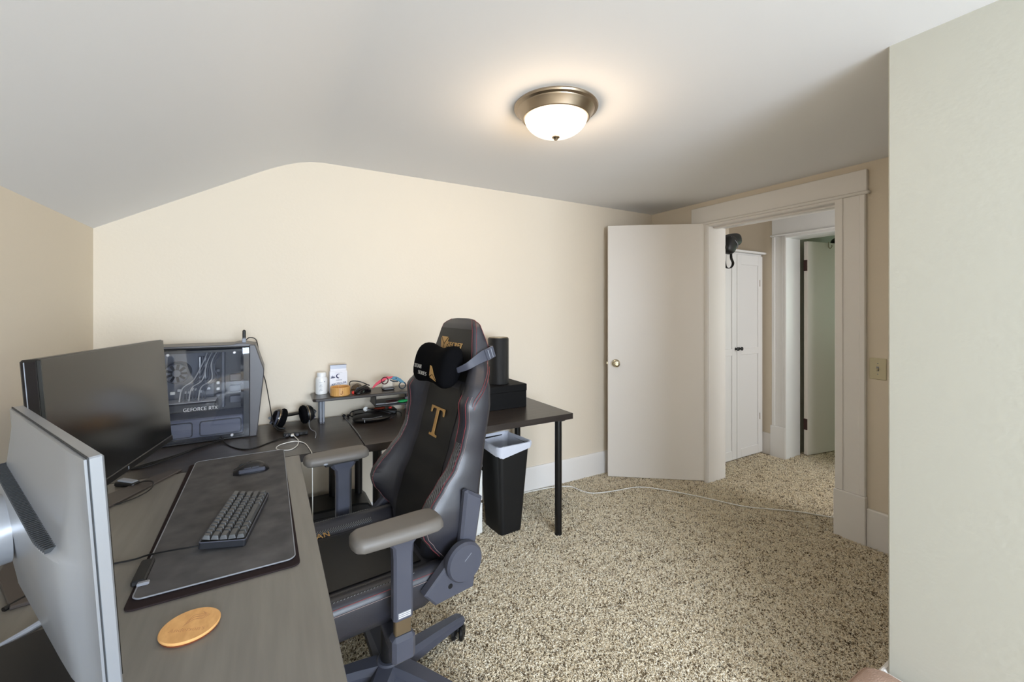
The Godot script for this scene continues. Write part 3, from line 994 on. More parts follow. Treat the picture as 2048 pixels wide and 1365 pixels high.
		var mark := hz * rot(Vector3.BACK, 0.7, box(Vector3.ZERO, Vector3(0.03, 0.0015, 0.001)), Vector3(0.132, 0.6, 0.0625))
		if s < 0:
			low = orient(mir(low)); upp = orient(mir(upp)); disc = orient(mir(disc)); notch = orient(mir(notch)); mark = orient(mir(mark))
		var hg := part(t, "recline_bracket", low, M.plastic, 30.0)
		part(hg, "bolt_recess", notch, M.dark_gap)
		part(t, "back_bracket", upp, M.plastic, 30.0)
		var dc := part(t, "hinge_cover", disc, M.plastic, 30.0)
		part(dc, "cover_mark", mark, M.cable_grey)

func chair_post(s: float) -> PackedVector3Array:
	var rings := []
	for q: Array in [[0.51, 0.0275, 0.016], [0.54, 0.0275, 0.017], [0.68, 0.0275, 0.017], [0.71, 0.030, 0.018], [0.725, 0.045, 0.02], [0.74, 0.05, 0.022]]:
		var ring := PackedVector3Array()
		var w: float = q[1]
		var h: float = q[2]
		for c: Vector2 in [Vector2(-0.75, 1), Vector2(0.75, 1), Vector2(1, 0.6), Vector2(1, -0.6), Vector2(0.75, -1), Vector2(-0.75, -1), Vector2(-1, -0.6), Vector2(-1, 0.6)]:
			ring.append(Vector3(-0.079 + c.x * w, q[0], s * 0.335 + c.y * h))
		rings.append(ring)
	var o := loft(rings)
	return o

func neck_pillow() -> void:
	var t := thing("neck_pillow", "black velour neck pillow strapped to the gaming chair headrest", "pillow", P(0.37, 1.05, 1.507), deg_to_rad(5.0))
	var rings := []
	for i in 25:
		var z := lerpf(-0.148, 0.148, i / 24.0)
		var u := absf(z) / 0.148
		var e := sqrt(maxf(1.0 - pow(u, 6.0), 0.0)) if u < 0.999 else 0.02
		var hh := (0.064 + 0.032 * pow(u, 2.0)) * maxf(e, 0.08)
		var dd := (0.040 + 0.012 * pow(u, 2.0)) * maxf(e, 0.08)
		var ring := PackedVector3Array()
		for j in 24:
			var a := TAU * j / 24.0
			var ca := signf(cos(a)) * pow(absf(cos(a)), 0.8)
			var sa := signf(sin(a)) * pow(absf(sin(a)), 0.8)
			ring.append(Vector3(0.186 - 0.006 * u + ca * dd + (sa * hh) * 0.22, 0.098 + sa * hh + 0.006 * u, z))
		rings.append(ring)
	var body := part(t, "cushion", loft(rings), M.suede, 70.0)
	var nx := Vector3(0, 0, 1)
	var up := Vector3(0.12, 0.99, 0)
	letters(body, "lettering", "TITAN", 0.014, M.grey_thread, Vector3(0.1345, 0.092, -0.072), nx, up, 0.0015, "Droid Sans", 300, 1.35)
	letters(body, "lettering", "SERIES", 0.013, M.grey_thread, Vector3(0.1325, 0.070, -0.026), nx, up, 0.0015, "Droid Sans", 300, 1.45)
	for tri: Array in [[Vector2(-0.026, 0.024), Vector2(-0.026, -0.014), Vector2(-0.006, -0.006)], [Vector2(-0.02, 0.022), Vector2(0.0, -0.006), Vector2(0.032, -0.022)], [Vector2(-0.022, -0.018), Vector2(-0.004, -0.009), Vector2(0.03, -0.027)]]:
		part(body, "emblem", Transform3D(Basis(nx, up.normalized(), Vector3(-1, 0.12, 0).normalized()), Vector3(0.1405, 0.080, 0.058)) * prism(PackedVector2Array(tri), 0.004), M.gold)
	for s: float in [1.0, -1.0]:
		var pts := smooth([Vector3(0.19, 0.094, s * 0.143), Vector3(0.213, 0.112, s * 0.178), Vector3(0.25, 0.134, s * 0.186), Vector3(0.285, 0.148, s * 0.184), Vector3(0.314, 0.155, s * 0.176), Vector3(0.326, 0.157, s * 0.14), Vector3(0.328, 0.157, 0)], 6)
		var rr := []
		for i in pts.size():
			var p := pts[i]
			var w := lerpf(0.009, 0.019, clampf((p.x - 0.19) / 0.08, 0, 1))
			var n := Vector3(0, 0, s) if i < 20 else Vector3(1, 0, 0)
			rr.append(PackedVector3Array([p + Vector3(-w * 0.35, w, 0), p + Vector3(-w * 0.35, w, 0) + n * 0.003, p + Vector3(w * 0.35, -w, 0) + n * 0.003, p + Vector3(w * 0.35, -w, 0)]))
		part(t, "strap", loft(rr), M.plastic)
		var bk := part(t, "buckle", rot(Vector3.UP, s * 0.12, rot(Vector3.BACK, 0.35, box(Vector3.ZERO, Vector3(0.04, 0.042, 0.008), 0.002), Vector3.ZERO), Vector3(0.300, 0.152, s * 0.186)), M.plastic)
		for k: float in [-0.008, 0.006]:
			part(bk, "bar", rot(Vector3.UP, s * 0.12, rot(Vector3.BACK, 0.35, box(Vector3(k, 0, s * 0.005), Vector3(0.003, 0.034, 0.003), 0.001), Vector3.ZERO), Vector3(0.300, 0.152, s * 0.186)), M.cable_grey)

# ---------------------------------------------------------------- monitors
func tilt(s: PackedVector3Array, y0: float, a: float, z0: float) -> PackedVector3Array:
	return Transform3D(Basis(Vector3.RIGHT, -a), Vector3(0, y0, z0)) * s

func monitors() -> void:
	# the one facing the camera: local x to its right, z towards its viewer
	var t := thing("monitor", "large black monitor with dark reflective screen facing the gaming chair", "monitor", P(-0.405, DESK, 1.605), deg_to_rad(79.8))
	var a := deg_to_rad(4.2)
	var y0 := 0.156
	var z0 := 0.057
	var w := 0.61
	var h := 0.357
	part(t, "housing", tilt(box(Vector3(0, h / 2, -0.017), Vector3(w, h, 0.034), 0.004), y0, a, z0), M.bezel)
	part(t, "screen_panel", tilt(box(Vector3(0, h / 2 + 0.009, 0.0005), Vector3(w - 0.006, h - 0.022, 0.002), 0.0005), y0, a, z0), M.screen)
	part(t, "side_strip", tilt(box(Vector3(-w / 2 - 0.001, h / 2, -0.017), Vector3(0.003, h - 0.01, 0.026), 0.001), y0, a, z0), M.gloss_black)
	part(t, "side_strip", tilt(box(Vector3(-w / 2 - 0.0015, h / 2, -0.024), Vector3(0.003, h - 0.01, 0.003), 0.001), y0, a, z0), M.cable_grey)
	part(t, "chin", tilt(box(Vector3(0, 0.010, 0.001), Vector3(w - 0.002, 0.019, 0.006), 0.002), y0, a, z0), M.bezel)
	part(t, "badge", tilt(box(Vector3(0.0, 0.010, 0.0045), Vector3(0.004, 0.009, 0.001)), y0, a, z0), M.cable_grey)
	part(t, "back_bulge", tilt(ellipsoid(Vector3(0, h / 2, -0.034), Vector3(0.22, 0.13, 0.035), 24, 12, 0.7), y0, a, z0), M.bezel)
	part(t, "stand_neck", box(Vector3(0, 0.17, -0.10), Vector3(0.06, 0.33, 0.03), 0.008), M.bezel)
	for s: float in [1.0, -1.0]:
		# blade feet spreading from the neck
		var pl := PackedVector2Array()
		for q: Vector2 in [Vector2(0.457, 0.006), Vector2(0.439, 0.042), Vector2(0.15, -0.05), Vector2(0.0, -0.09), Vector2(0.0, -0.175), Vector2(0.265, -0.10)]:
			pl.append(Vector2(q.x * (1.0 if s > 0 else -0.75), q.y))
		part(t, "stand_foot", slab(pl, 0.0, 0.008, 0.002), M.stand)

	# the near one, seen from behind
	t = thing("monitor", "grey monitor seen from behind at the left front of the desk", "monitor", P(-0.35, DESK, 0.955), deg_to_rad(116.8))
	a = deg_to_rad(3.5)
	w = 0.515
	h = 0.318
	y0 = 0.112
	z0 = 0.072
	part(t, "housing", tilt(box(Vector3(0, h / 2, -0.008), Vector3(w, h, 0.016), 0.002), y0, a, z0), M.monitor_grey)
	part(t, "screen_panel", tilt(box(Vector3(0, h / 2 + 0.004, 0.0005), Vector3(w - 0.008, h - 0.016, 0.002), 0.0005), y0, a, z0), M.screen)
	part(t, "edge_groove", tilt(box(Vector3(0, h / 2, -0.0155), Vector3(w + 0.001, h + 0.001, 0.0012)), y0, a, z0), M.slot)
	# moulded back: thin upper plane, ledge with vents, fuller lower part
	var nx := 36
	var rings := []
	for wv: float in [0.0, 0.04, 0.12, 0.22, 0.32, 0.42, 0.5, 0.56, 0.585, 0.60, 0.615, 0.63, 0.66, 0.72, 0.8, 0.88, 0.95, 1.0]:
		var ring := PackedVector3Array()
		for i in nx + 1:
			var u := lerpf(-1, 1, float(i) / nx)
			ring.append(Vector3(u * (w / 2 - 0.002), lerpf(0.002, h - 0.002, back_v(u, wv)), -0.017 - back_depth(u, wv)))
		ring.append(Vector3(w / 2 - 0.002, lerpf(0.002, h - 0.002, back_v(1, wv)), -0.016))
		ring.append(Vector3(-w / 2 + 0.002, lerpf(0.002, h - 0.002, back_v(-1, wv)), -0.016))
		rings.append(ring)
	part(t, "back_cover", tilt(loft(rings), y0, a, z0), M.monitor_grey, 30.0)
	for k in 62:
		var x := lerpf(-0.165, 0.2, k / 61.0)
		var u := x / (w / 2)
		var d0 := back_depth(u, 0.635)
		var d1 := back_depth(u, 0.58)
		part(t, "vent_slot", tilt(box(Vector3(x, back_v(u, 0.606) * h, -0.017 - (d0 + d1) / 2), Vector3(0.003, 0.006, d1 - d0 + 0.002)), y0, a, z0), M.slot)
	part(t, "stand_column", tilt(rot(Vector3.RIGHT, PI / 2, lathe([Vector2(0, -0.03), Vector2(0.055, -0.03), Vector2(0.058, -0.026), Vector2(0.058, 0.02), Vector2(0, 0.02)], 32), Vector3(0.12, h * 0.42, -0.070)), y0, a, z0), M.monitor_grey)
	part(t, "stand_neck", box(Vector3(0.07, 0.14, -0.075), Vector3(0.07, 0.26, 0.03), 0.01), M.plastic_dark)
	part(t, "stand_base", slab(rrect(0.07, 0.0, 0.22, 0.17, 0.03), 0, 0.012, 0.003), M.plastic_dark)
	part(t, "model_mark", tilt(box(Vector3(0.185, 0.262, -0.0225), Vector3(0.05, 0.008, 0.001)), y0, a, z0), M.slot)

func back_v(u: float, wv: float) -> float:
	var led := 0.625 + 0.095 * u
	return wv / 0.6 * led if wv < 0.6 else led + (wv - 0.6) / 0.4 * (1.0 - led)

func back_depth(u: float, wv: float) -> float:
	var side := smoothstep(0.0, 0.26, 1.0 - absf(u))
	var d := lerpf(0.018, 0.002, clampf((wv - 0.6) / 0.4, 0, 1))
	var led := 0.014 * (1.0 - smoothstep(0.45, 0.95, -u)) * (1.0 - smoothstep(0.585, 0.615, wv))
	if wv < 0.6:
		d = lerpf(0.016, 0.018, wv / 0.6)
		led *= smoothstep(-0.1, 0.45, wv)
	return 0.002 + (d + led) * side

# ---------------------------------------------------------------- computer tower
func computer() -> void:
	var t := thing("computer_tower", "black computer tower with glass side showing the parts inside", "computer", P(-0.27, DESK, 2.515))
	# local: x -0.20..0.20, glass at z = 0.1
	var W := 0.205
	var Hh := 0.44
	var frame := box(Vector3(-0.01, 0.012, 0), Vector3(0.40, 0.024, 0.2), 0.003)
	frame.append_array(box(Vector3(-0.01, Hh - 0.008, 0), Vector3(0.40, 0.016, 0.2), 0.003))
	frame.append_array(box(Vector3(-0.21, Hh / 2, 0), Vector3(0.012, Hh, 0.2), 0.003))
	frame.append_array(box(Vector3(-0.01, Hh / 2, -0.095), Vector3(0.40, Hh, 0.01), 0.002))
	part(t, "chassis", frame, M.pc_black)
	part(t, "top_cover", put(prism(PackedVector2Array([Vector2(-0.215, 0), Vector2(0.20, 0), Vector2(0.205, 0.008), Vector2(0.17, 0.016), Vector2(0.14, 0.016), Vector2(0.12, 0.010), Vector2(-0.215, 0.010)]), 0.2, 0.002), Vector3(0, Hh - 0.001, -0.1)), M.pc_grey)
	# angular front
	var fp := PackedVector2Array([Vector2(0.19, 0.0), Vector2(0.222, 0.0), Vector2(0.252, 0.30), Vector2(0.252, 0.325), Vector2(0.215, Hh + 0.006), Vector2(0.19, Hh + 0.006)])
	part(t, "front_panel", put(prism(fp, 0.206, 0.004), Vector3(0, 0, -0.103)), M.pc_grey)
	for k in 2:
		part(t, "foot", box(Vector3(-0.16 + 0.33 * k, 0.0, 0.0), Vector3(0.05, 0.012, 0.19), 0.002), M.rubber)
	var g := part(t, "glass_panel", box(Vector3(-0.01, Hh / 2, 0.1015), Vector3(0.40, Hh - 0.012, 0.003), 0.0006), M.glass)
	for q: Vector2 in [Vector2(-0.12, Hh - 0.028), Vector2(0.13, Hh - 0.028), Vector2(0.12, 0.02), Vector2(-0.19, 0.02)]:
		part(g, "thumb_screw", rot(Vector3.RIGHT, PI / 2, lathe([Vector2(0, 0), Vector2(0.0065, 0), Vector2(0.0065, 0.004), Vector2(0.004, 0.006), Vector2(0, 0.006)], 14), Vector3(q.x, q.y, 0.103)), M.pc_metal)
	var rim := box(Vector3(-0.01, Hh - 0.014, 0.0985), Vector3(0.40, 0.02, 0.003))
	rim.append_array(box(Vector3(0.178, Hh / 2, 0.0985), Vector3(0.022, Hh - 0.02, 0.003)))
	part(t, "glass_border", rim, M.pc_black)
	# inside
	part(t, "power_shroud", box(Vector3(-0.02, 0.058, 0.0), Vector3(0.37, 0.105, 0.17), 0.006), M.pc_shroud)
	for k in 2:
		part(t, "shroud_inset", put(prism(rrect(-0.115 + 0.19 * k, 0.062, 0.165, 0.07, 0.012), 0.004, 0.0015), Vector3(0, 0, 0.0845)), M.pc_black)
		part(t, "shroud_window", put(prism(rrect(-0.115 + 0.19 * k, 0.062, 0.157, 0.062, 0.010), 0.004, 0.0012), Vector3(0, 0, 0.0862)), M.pc_shroud)
	var mb := part(t, "motherboard", box(Vector3(-0.085, 0.275, -0.083), Vector3(0.235, 0.29, 0.006)), M.pc_board)
	part(mb, "heat_sink", box(Vector3(-0.175, 0.355, -0.055), Vector3(0.035, 0.12, 0.05), 0.004), M.pc_metal)
	for k in 6:
		part(mb, "heat_fin", box(Vector3(-0.175, 0.30 + 0.02 * k, -0.028), Vector3(0.033, 0.006, 0.006), 0.001), M.pc_black)
	part(mb, "io_cover", box(Vector3(-0.195, 0.30, -0.05), Vector3(0.015, 0.2, 0.06), 0.003), M.pc_board)
	var cool := part(t, "cooler", rot(Vector3.RIGHT, PI / 2, lathe([Vector2(0, -0.08), Vector2(0.05, -0.08), Vector2(0.05, -0.01), Vector2(0.046, 0.0), Vector2(0.04, -0.006), Vector2(0.018, -0.006), Vector2(0.016, 0.0), Vector2(0, 0.002)], 32), Vector3(-0.105, 0.315, 0.0)), M.pc_board)
	for k in 9:
		part(cool, "fan_blade", rot(Vector3.BACK, TAU * k / 9.0, rot(Vector3.RIGHT, 0.5, box(Vector3.ZERO, Vector3(0.026, 0.012, 0.0015)), Vector3(0.029, 0, 0)), Vector3(-0.105, 0.315, -0.001)), M.pc_black)
	for k in 4:
		part(t, "memory_stick", box(Vector3(-0.02 + 0.011 * k, 0.32, -0.06), Vector3(0.006, 0.13, 0.04), 0.001), M.pc_metal if k % 2 == 0 else M.pc_board)
	var gpu := part(t, "graphics_card", box(Vector3(-0.075, 0.16, 0.015), Vector3(0.26, 0.042, 0.11), 0.006), M.pc_black)
	part(gpu, "backplate", box(Vector3(-0.075, 0.183, 0.01), Vector3(0.255, 0.003, 0.105), 0.001), M.pc_metal)
	letters(gpu, "lettering", "GEFORCE RTX", 0.0155, M.white_plastic, Vector3(-0.005, 0.152, 0.071), Vector3.RIGHT, Vector3.UP, 0.001)
	part(gpu, "side_light", box(Vector3(-0.17, 0.145, 0.0708), Vector3(0.03, 0.007, 0.001)), M.pc_metal)
	for k in 3:
		part(t, "drive", box(Vector3(0.125, 0.16 + 0.055 * k, -0.07), Vector3(0.05, 0.035, 0.02), 0.003), M.pc_board)
	part(t, "front_fan", put(rot(Vector3.BACK, PI / 2, lathe([Vector2(0.0, -0.012), Vector2(0.06, -0.012), Vector2(0.06, 0.012), Vector2(0.0, 0.012)], 30)), Vector3(0.165, 0.33, 0.0)), M.pc_black)
	part(t, "front_fan", put(rot(Vector3.BACK, PI / 2, lathe([Vector2(0.0, -0.012), Vector2(0.06, -0.012), Vector2(0.06, 0.012), Vector2(0.0, 0.012)], 30)), Vector3(0.165, 0.19, 0.0)), M.pc_black)
	part(t, "cable_cover", box(Vector3(0.075, 0.27, -0.055), Vector3(0.012, 0.28, 0.05), 0.002), M.pc_board)
	for k in 9:
		var x := -0.01 + 0.012 * k
		part(t, "power_cable", tube(smooth([Vector3(x * 0.6 + 0.02, 0.425, -0.07), Vector3(x * 0.5, 0.36 - 0.01 * (k % 3), -0.02 + 0.004 * k), Vector3(x - 0.03, 0.28, -0.01 + 0.005 * (k % 4)), Vector3(x - 0.07, 0.245, 0.02), Vector3(-0.09 + 0.012 * k, 0.185, 0.03 - 0.01 * (k % 3))], 6), 0.003, 6), M.pc_board if k % 3 else M.pc_metal)
	for k in 6:
		part(t, "board_chip", box(Vector3(-0.13 + 0.028 * k, 0.212 + 0.012 * (k % 2), -0.073), Vector3(0.02, 0.014, 0.014), 0.002), M.white_plastic if k % 3 == 0 else M.pc_metal)
	for k in 5:
		part(t, "connector", box(Vector3(0.055, 0.195 + 0.03 * k, -0.03), Vector3(0.014, 0.014, 0.02), 0.002), M.white_plastic if k in [1, 2] else M.pc_board)

	var us := thing("usb_receiver", "small black usb stick plugged upright into top of the computer tower", "usb stick", P(-0.103, DESK + 0.455, 2.46))
	part(us, "plug", box(Vector3(0, 0.010, 0), Vector3(0.017, 0.022, 0.01), 0.002), M.cable_grey)
	part(us, "body", box(Vector3(0, 0.040, 0), Vector3(0.014, 0.045, 0.011), 0.005), M.plastic_dark)
	part(us, "band", box(Vector3(0, 0.022, 0), Vector3(0.0155, 0.004, 0.0125), 0.001), M.pc_grey)
	one("usb_cable", tube(smooth([P(-0.096, 1.206, 2.463), P(-0.082, 1.218, 2.463), P(-0.064, 1.214, 2.49), P(-0.055, 1.20, 2.56), P(-0.05, 1.17, 2.632), P(-0.03, 1.04, 2.636), P(-0.012, 0.97, 2.6), P(0.004, 0.88, 2.54), P(0.018, 0.80, 2.47), P(0.032, 0.762, 2.43), P(0.052, 0.752, 2.41), P(0.085, 0.750, 2.372)], 8), 0.0024, 7), M.cable_black, "thin black cable from the tower top down to the usb hub", "cable")

# ---------------------------------------------------------------- things on the desks
func desk_things() -> void:
	# lower cloth mat and the edged pad on it
	one("desk_mat", slab(rrect(0.0, 0.0, 0.325, 0.945, 0.018), 0.0, 0.004, 0.001), M.mat_brown, "dark brown cloth mat lying under the grey-edged mouse pad", "desk mat", P(-0.1, DESK, 1.612), deg_to_rad(0.6))
	var t := thing("mouse_pad", "large black mouse pad with pale grey edge under keyboard and mouse", "mouse pad", P(-0.096, DESK + 0.004, 1.632))
	part(t, "cloth", slab(rrect(0.0, 0.0, 0.306, 0.928, 0.018), 0.0, 0.004, 0.001), M.pad)
	var e := PackedVector3Array()
	for q in rrect(0.0, 0.0, 0.308, 0.93, 0.02, 7):
		e.append(Vector3(q.x, 0.0035, q.y))
	part(t, "light_edge", tube(e, 0.0016, 7, true), M.led_edge)
	var cb := part(t, "control_box", box(Vector3(-0.155, 0.006, 0.355), Vector3(0.026, 0.013, 0.098), 0.003), M.plastic_dark)
	part(cb, "clip", box(Vector3(-0.145, 0.005, 0.408), Vector3(0.022, 0.009, 0.012), 0.002), M.led_edge)

	keyboard()

	# mouse
	var m := thing("mouse", "black computer mouse lying on the mouse pad beyond the keyboard", "mouse", P(-0.055, DESK + 0.008, 1.868), deg_to_rad(2.0))
	part(m, "shell", mouse_shell(1.0), M.mouse_black, 50.0)
	part(m, "wheel", rot(Vector3.RIGHT, PI / 2, lathe([Vector2(0, -0.004), Vector2(0.010, -0.004), Vector2(0.011, -0.002), Vector2(0.011, 0.002), Vector2(0.010, 0.004), Vector2(0, 0.004)], 18), Vector3(-0.03, 0.0245, 0)), M.rubber)
	part(m, "button_seam", tube(smooth([Vector3(-0.056, 0.0175, 0), Vector3(-0.035, 0.0285, 0), Vector3(-0.01, 0.0368, 0), Vector3(0.0, 0.0385, 0)], 5), 0.0008, 5), M.dark_gap)
	part(m, "side_button", box(Vector3(-0.012, 0.0235, 0.0285), Vector3(0.022, 0.004, 0.004), 0.0015), M.plastic)
	part(m, "side_button", box(Vector3(0.013, 0.0245, 0.0295), Vector3(0.022, 0.004, 0.004), 0.0015), M.plastic)
	part(m, "side_grip", rot(Vector3.UP, 0.0, box(Vector3(0.002, 0.013, 0.0275), Vector3(0.085, 0.015, 0.007), 0.003)), M.plastic)

	# coaster
	var c := thing("coaster", "round light wooden coaster with faint burnt print near the desk edge", "coaster", P(-0.131, DESK, 1.022))
	part(c, "disc", lathe([Vector2(0, 0.003), Vector2(0.0475, 0.003), Vector2(0.049, 0.005), Vector2(0.049, 0.007), Vector2(0.0475, 0.0085), Vector2(0, 0.0085)], 48), M.cork)
	part(c, "underside", lathe([Vector2(0, 0), Vector2(0.047, 0), Vector2(0.0485, 0.0032), Vector2(0, 0.0032)], 48), M.cork_edge)
	var cr := Vector3(0.80, 0, -0.6)
	letters(c, "printed_name", "Anderson's", 0.0085, M.burnt, Vector3(-0.003, 0.0085, 0.014), Vector3(0.93, 0, 0.36), Vector3(0.36, 0, -0.93), 0.0003, "Droid Serif")
	for k in 5:
		var y := -0.012 - 0.0035 * k
		part(c, "printed_line", tube(smooth([Vector3(-0.012 + 0.002 * k, 0.0085, y + 0.012), Vector3(0.004, 0.0085, y + 0.003 * (k % 2)), Vector3(0.02, 0.0085, y + 0.004), Vector3(0.03 - 0.003 * k, 0.0085, y - 0.004)], 5), 0.0007, 5, false, 0.3), M.burnt)

	# small receiver dock with its cable beside the monitor foot
	var d := thing("receiver_dock", "small black receiver with pale top beneath the large monitor", "usb receiver", P(-0.428, DESK, 1.957), deg_to_rad(-35.0))
	part(d, "body", box(Vector3(0, 0.008, 0), Vector3(0.075, 0.014, 0.03), 0.004), M.plastic_dark)
	part(d, "top", rot(Vector3.BACK, -0.1, box(Vector3(0, 0.018, 0), Vector3(0.06, 0.007, 0.024), 0.003)), M.cable_grey)
	part(d, "cable", tube(smooth([Vector3(0.036, 0.01, 0), Vector3(0.07, 0.02, 0.002), Vector3(0.11, 0.022, 0.012), Vector3(0.135, 0.012, 0.05), Vector3(0.125, 0.004, 0.11), Vector3(0.08, 0.003, 0.19), Vector3(0.03, 0.003, 0.27), Vector3(0.0, 0.003, 0.34)], 8), 0.0022, 7), M.cable_black)

	# usb hub with plugs
	var h := thing("usb_hub", "flat black usb hub with plugged cables beside the headset", "usb hub", P(0.118, DESK, 2.335), deg_to_rad(-6.0))
	part(h, "body", box(Vector3(0, 0.009, 0), Vector3(0.108, 0.016, 0.036), 0.003), M.plastic_dark)
	for k in 4:
		part(h, "port", box(Vector3(-0.036 + 0.024 * k, 0.009, 0.0182), Vector3(0.015, 0.007, 0.001)), M.dark_gap)
	for k in 3:
		part(h, "plug", box(Vector3(-0.036 + 0.022 * k, 0.009, 0.030), Vector3(0.013, 0.008, 0.026), 0.002), M.cable_white if k == 1 else M.plastic)
	one("charging_cable", tube(smooth([P(0.106, 0.749, 2.292), P(0.113, 0.745, 2.27), P(0.122, 0.7425, 2.215), P(0.112, 0.7425, 2.138), P(0.082, 0.7425, 2.092), P(0.045, 0.7425, 2.112), P(0.030, 0.7425, 2.148), P(0.05, 0.7425, 2.195), P(0.107, 0.745, 2.207), P(0.143, 0.743, 2.165), P(0.155, 0.7425, 2.089), P(0.16, 0.7435, 2.02), P(0.162, 0.736, 1.9945), P(0.163, 0.68, 1.991), P(0.164, 0.5, 1.99), P(0.163, 0.3, 1.992), P(0.158, 0.1, 1.995), P(0.152, 0.015, 2.01), P(0.14, 0.006, 2.1)], 7), 0.002, 7), M.cable_white, "white charging cable looped on the desk and hanging over its front edge", "cable")
	one("black_cable", tube(smooth([P(0.083, 0.749, 2.296), P(0.05, 0.745, 2.29), P(0.0, 0.7425, 2.25), P(-0.045, 0.7425, 2.205), P(-0.09, 0.7425, 2.2), P(-0.128, 0.7425, 2.244), P(-0.168, 0.743, 2.33), P(-0.19, 0.76, 2.395), P(-0.2, 0.752, 2.4)], 7), 0.0026, 7), M.cable_black, "black cable curving over the desk from usb hub to computer tower", "cable")
	for k in 3:
		one("black_cable", tube(smooth([P(-0.22 + 0.02 * k, 0.743 + 0.003 * k, 2.395), P(-0.27, 0.743 + 0.003 * k, 2.34 - 0.02 * k), P(-0.33, 0.743 + 0.004 * k, 2.26 - 0.03 * k), P(-0.42, 0.744, 2.18 - 0.02 * k), P(-0.52, 0.744, 2.1 + 0.03 * k)], 6), 0.0028, 7), M.cable_black, ["nearest the tower", "middle", "nearest the mouse pad"][k] + " black cable of the bundle between large monitor and tower", "cable", Vector3.ZERO, 0.0, "black cables behind the large monitor")
	one("black_cable", tube(smooth([P(-0.47, 0.744, 1.27), P(-0.44, 0.745, 1.31), P(-0.4, 0.744, 1.36), P(-0.36, 0.744, 1.42)], 6), 0.005, 8), M.cable_black, "thick black cable on the desk at the left frame edge behind grey monitor", "cable")
	one("grey_cable", tube(smooth([P(-0.50, 0.747, 1.03), P(-0.44, 0.747, 1.105), P(-0.39, 0.748, 1.165), P(-0.34, 0.747, 1.25)], 6), 0.0065, 8), M.cable_grey, "thick pale grey cable on the desk under the grey monitor", "cable")

	headset()

func mouse_shell(k: float) -> PackedVector3Array:
	var rings := []
	for i in 17:
		var x := lerpf(-0.0575, 0.0575, i / 16.0)
		var u := x / 0.0575
		var w := 0.0305 * pow(maxf(1.0 - pow(absf(u), 3.2), 0.0), 0.5) * (1.0 - 0.10 * (1.0 - absf(u - 0.2)))
		var hh := 0.0375 * pow(maxf(1.0 - pow(absf((u - 0.12) / (1.12 if u < 0.12 else 0.88)), 2.3), 0.0), 0.62)
		if i == 0:
			w = 0.016
			hh = 0.012
		if i == 16:
			w = 0.006
			hh = 0.006
		var ring := PackedVector3Array()
		for j in 20:
			var a := TAU * j / 20.0
			var y := maxf(sin(a), -0.02)
			ring.append(Vector3(x * k, (0.001 + pow(maxf(y, 0), 0.8) * hh) * k, cos(a) * w * (1.0 if y > 0.3 else 0.97) * k))
		rings.append(ring)
	return loft(rings)

func keyboard() -> void:
	var t := thing("keyboard", "compact black mechanical keyboard without number pad on the mouse pad", "keyboard", P(-0.076, DESK + 0.008, 1.442), deg_to_rad(90.0 - 10.3))
	# local x: along the board (towards the far end), local z: towards the typist
	var L := 0.296
	var Wd := 0.104
	var tl := Transform3D(Basis(Vector3.RIGHT, deg_to_rad(5.5)), Vector3(0, 0.005, 0))
	var sh := rrect(0, 0, L, Wd, 0.006)
	part(t, "case", tl * slab(sh, 0.0, 0.017, 0.002), M.key_case)
	part(t, "plate", tl * slab(rrect(0, 0, L - 0.006, Wd - 0.006, 0.004), 0.0165, 0.001), M.dark_gap)
	var rim := PackedVector3Array()
	for q in rrect(0, 0, L - 0.002, Wd - 0.002, 0.006):
		rim.append(Vector3(q.x, 0.0175, q.y))
	part(t, "case_rim", tl * tube(rim, 0.0014, 6, true), M.plastic)
	for s: float in [-1.0, 1.0]:
		part(t, "foot", box(Vector3(s * 0.12, 0.004, -0.04), Vector3(0.02, 0.010, 0.012), 0.002), M.rubber)
	var rows := [
		[1, 1, 1, 1, 1, 1, 1, 1, 1, 1, 1, 1, 1, 2],
		[1.5, 1, 1, 1, 1, 1, 1, 1, 1, 1, 1, 1, 1, 1.5],
		[1.75, 1, 1, 1, 1, 1, 1, 1, 1, 1, 1, 1, 2.25],
		[2.25, 1, 1, 1, 1, 1, 1, 1, 1, 1, 1, 2.75],
		[1.25, 1.25, 1.25, 6.25, 1.25, 1.25, 1.25, 1.25]]
	var u := 0.01905
	var shared := {}
	for r in 5:
		var x := -7.5 * u
		for kw: float in rows[r]:
			var kx := x + kw * u / 2
			x += kw * u
			if not shared.has(kw):
				var hw := kw * u / 2 - 0.0006
				var hd := u / 2 - 0.0006
				var rings := []
				for q: Vector3 in [Vector3(0, 0, 0), Vector3(0.004, 0.0012, 0.0008), Vector3(0.0085, 0.0026, 0.0018), Vector3(0.0092, 0.0034, 0.0026)]:
					var ring := PackedVector3Array()
					for c in rrect(0, 0, (hw - q.y) * 2, (hd - q.y) * 2, 0.0014, 2):
						ring.append(Vector3(c.x, q.x, c.y - 0.0008 * q.x / 0.009))
					rings.append(ring)
				shared[kw] = mesh_of(loft(rings), 30.0)
			var tiltk: float = [0.16, 0.08, 0.0, -0.08, -0.1][r]
			place(t, "key", shared[kw], M.key, tl * Transform3D(Basis(Vector3.RIGHT, tiltk), Vector3(kx, 0.0195 + [0.0025, 0.001, 0.0, 0.0, 0.0005][r], (r - 2) * u)))
	part(t, "cable", tube(smooth([Vector3(-0.128, 0.012, -0.05), Vector3(-0.13, 0.012, -0.075), Vector3(-0.125, 0.009, -0.12), Vector3(-0.115, 0.002, -0.165), Vector3(-0.115, -0.004, -0.2), Vector3(-0.12, -0.005, -0.3)], 6), 0.0022, 7), M.cable_black)

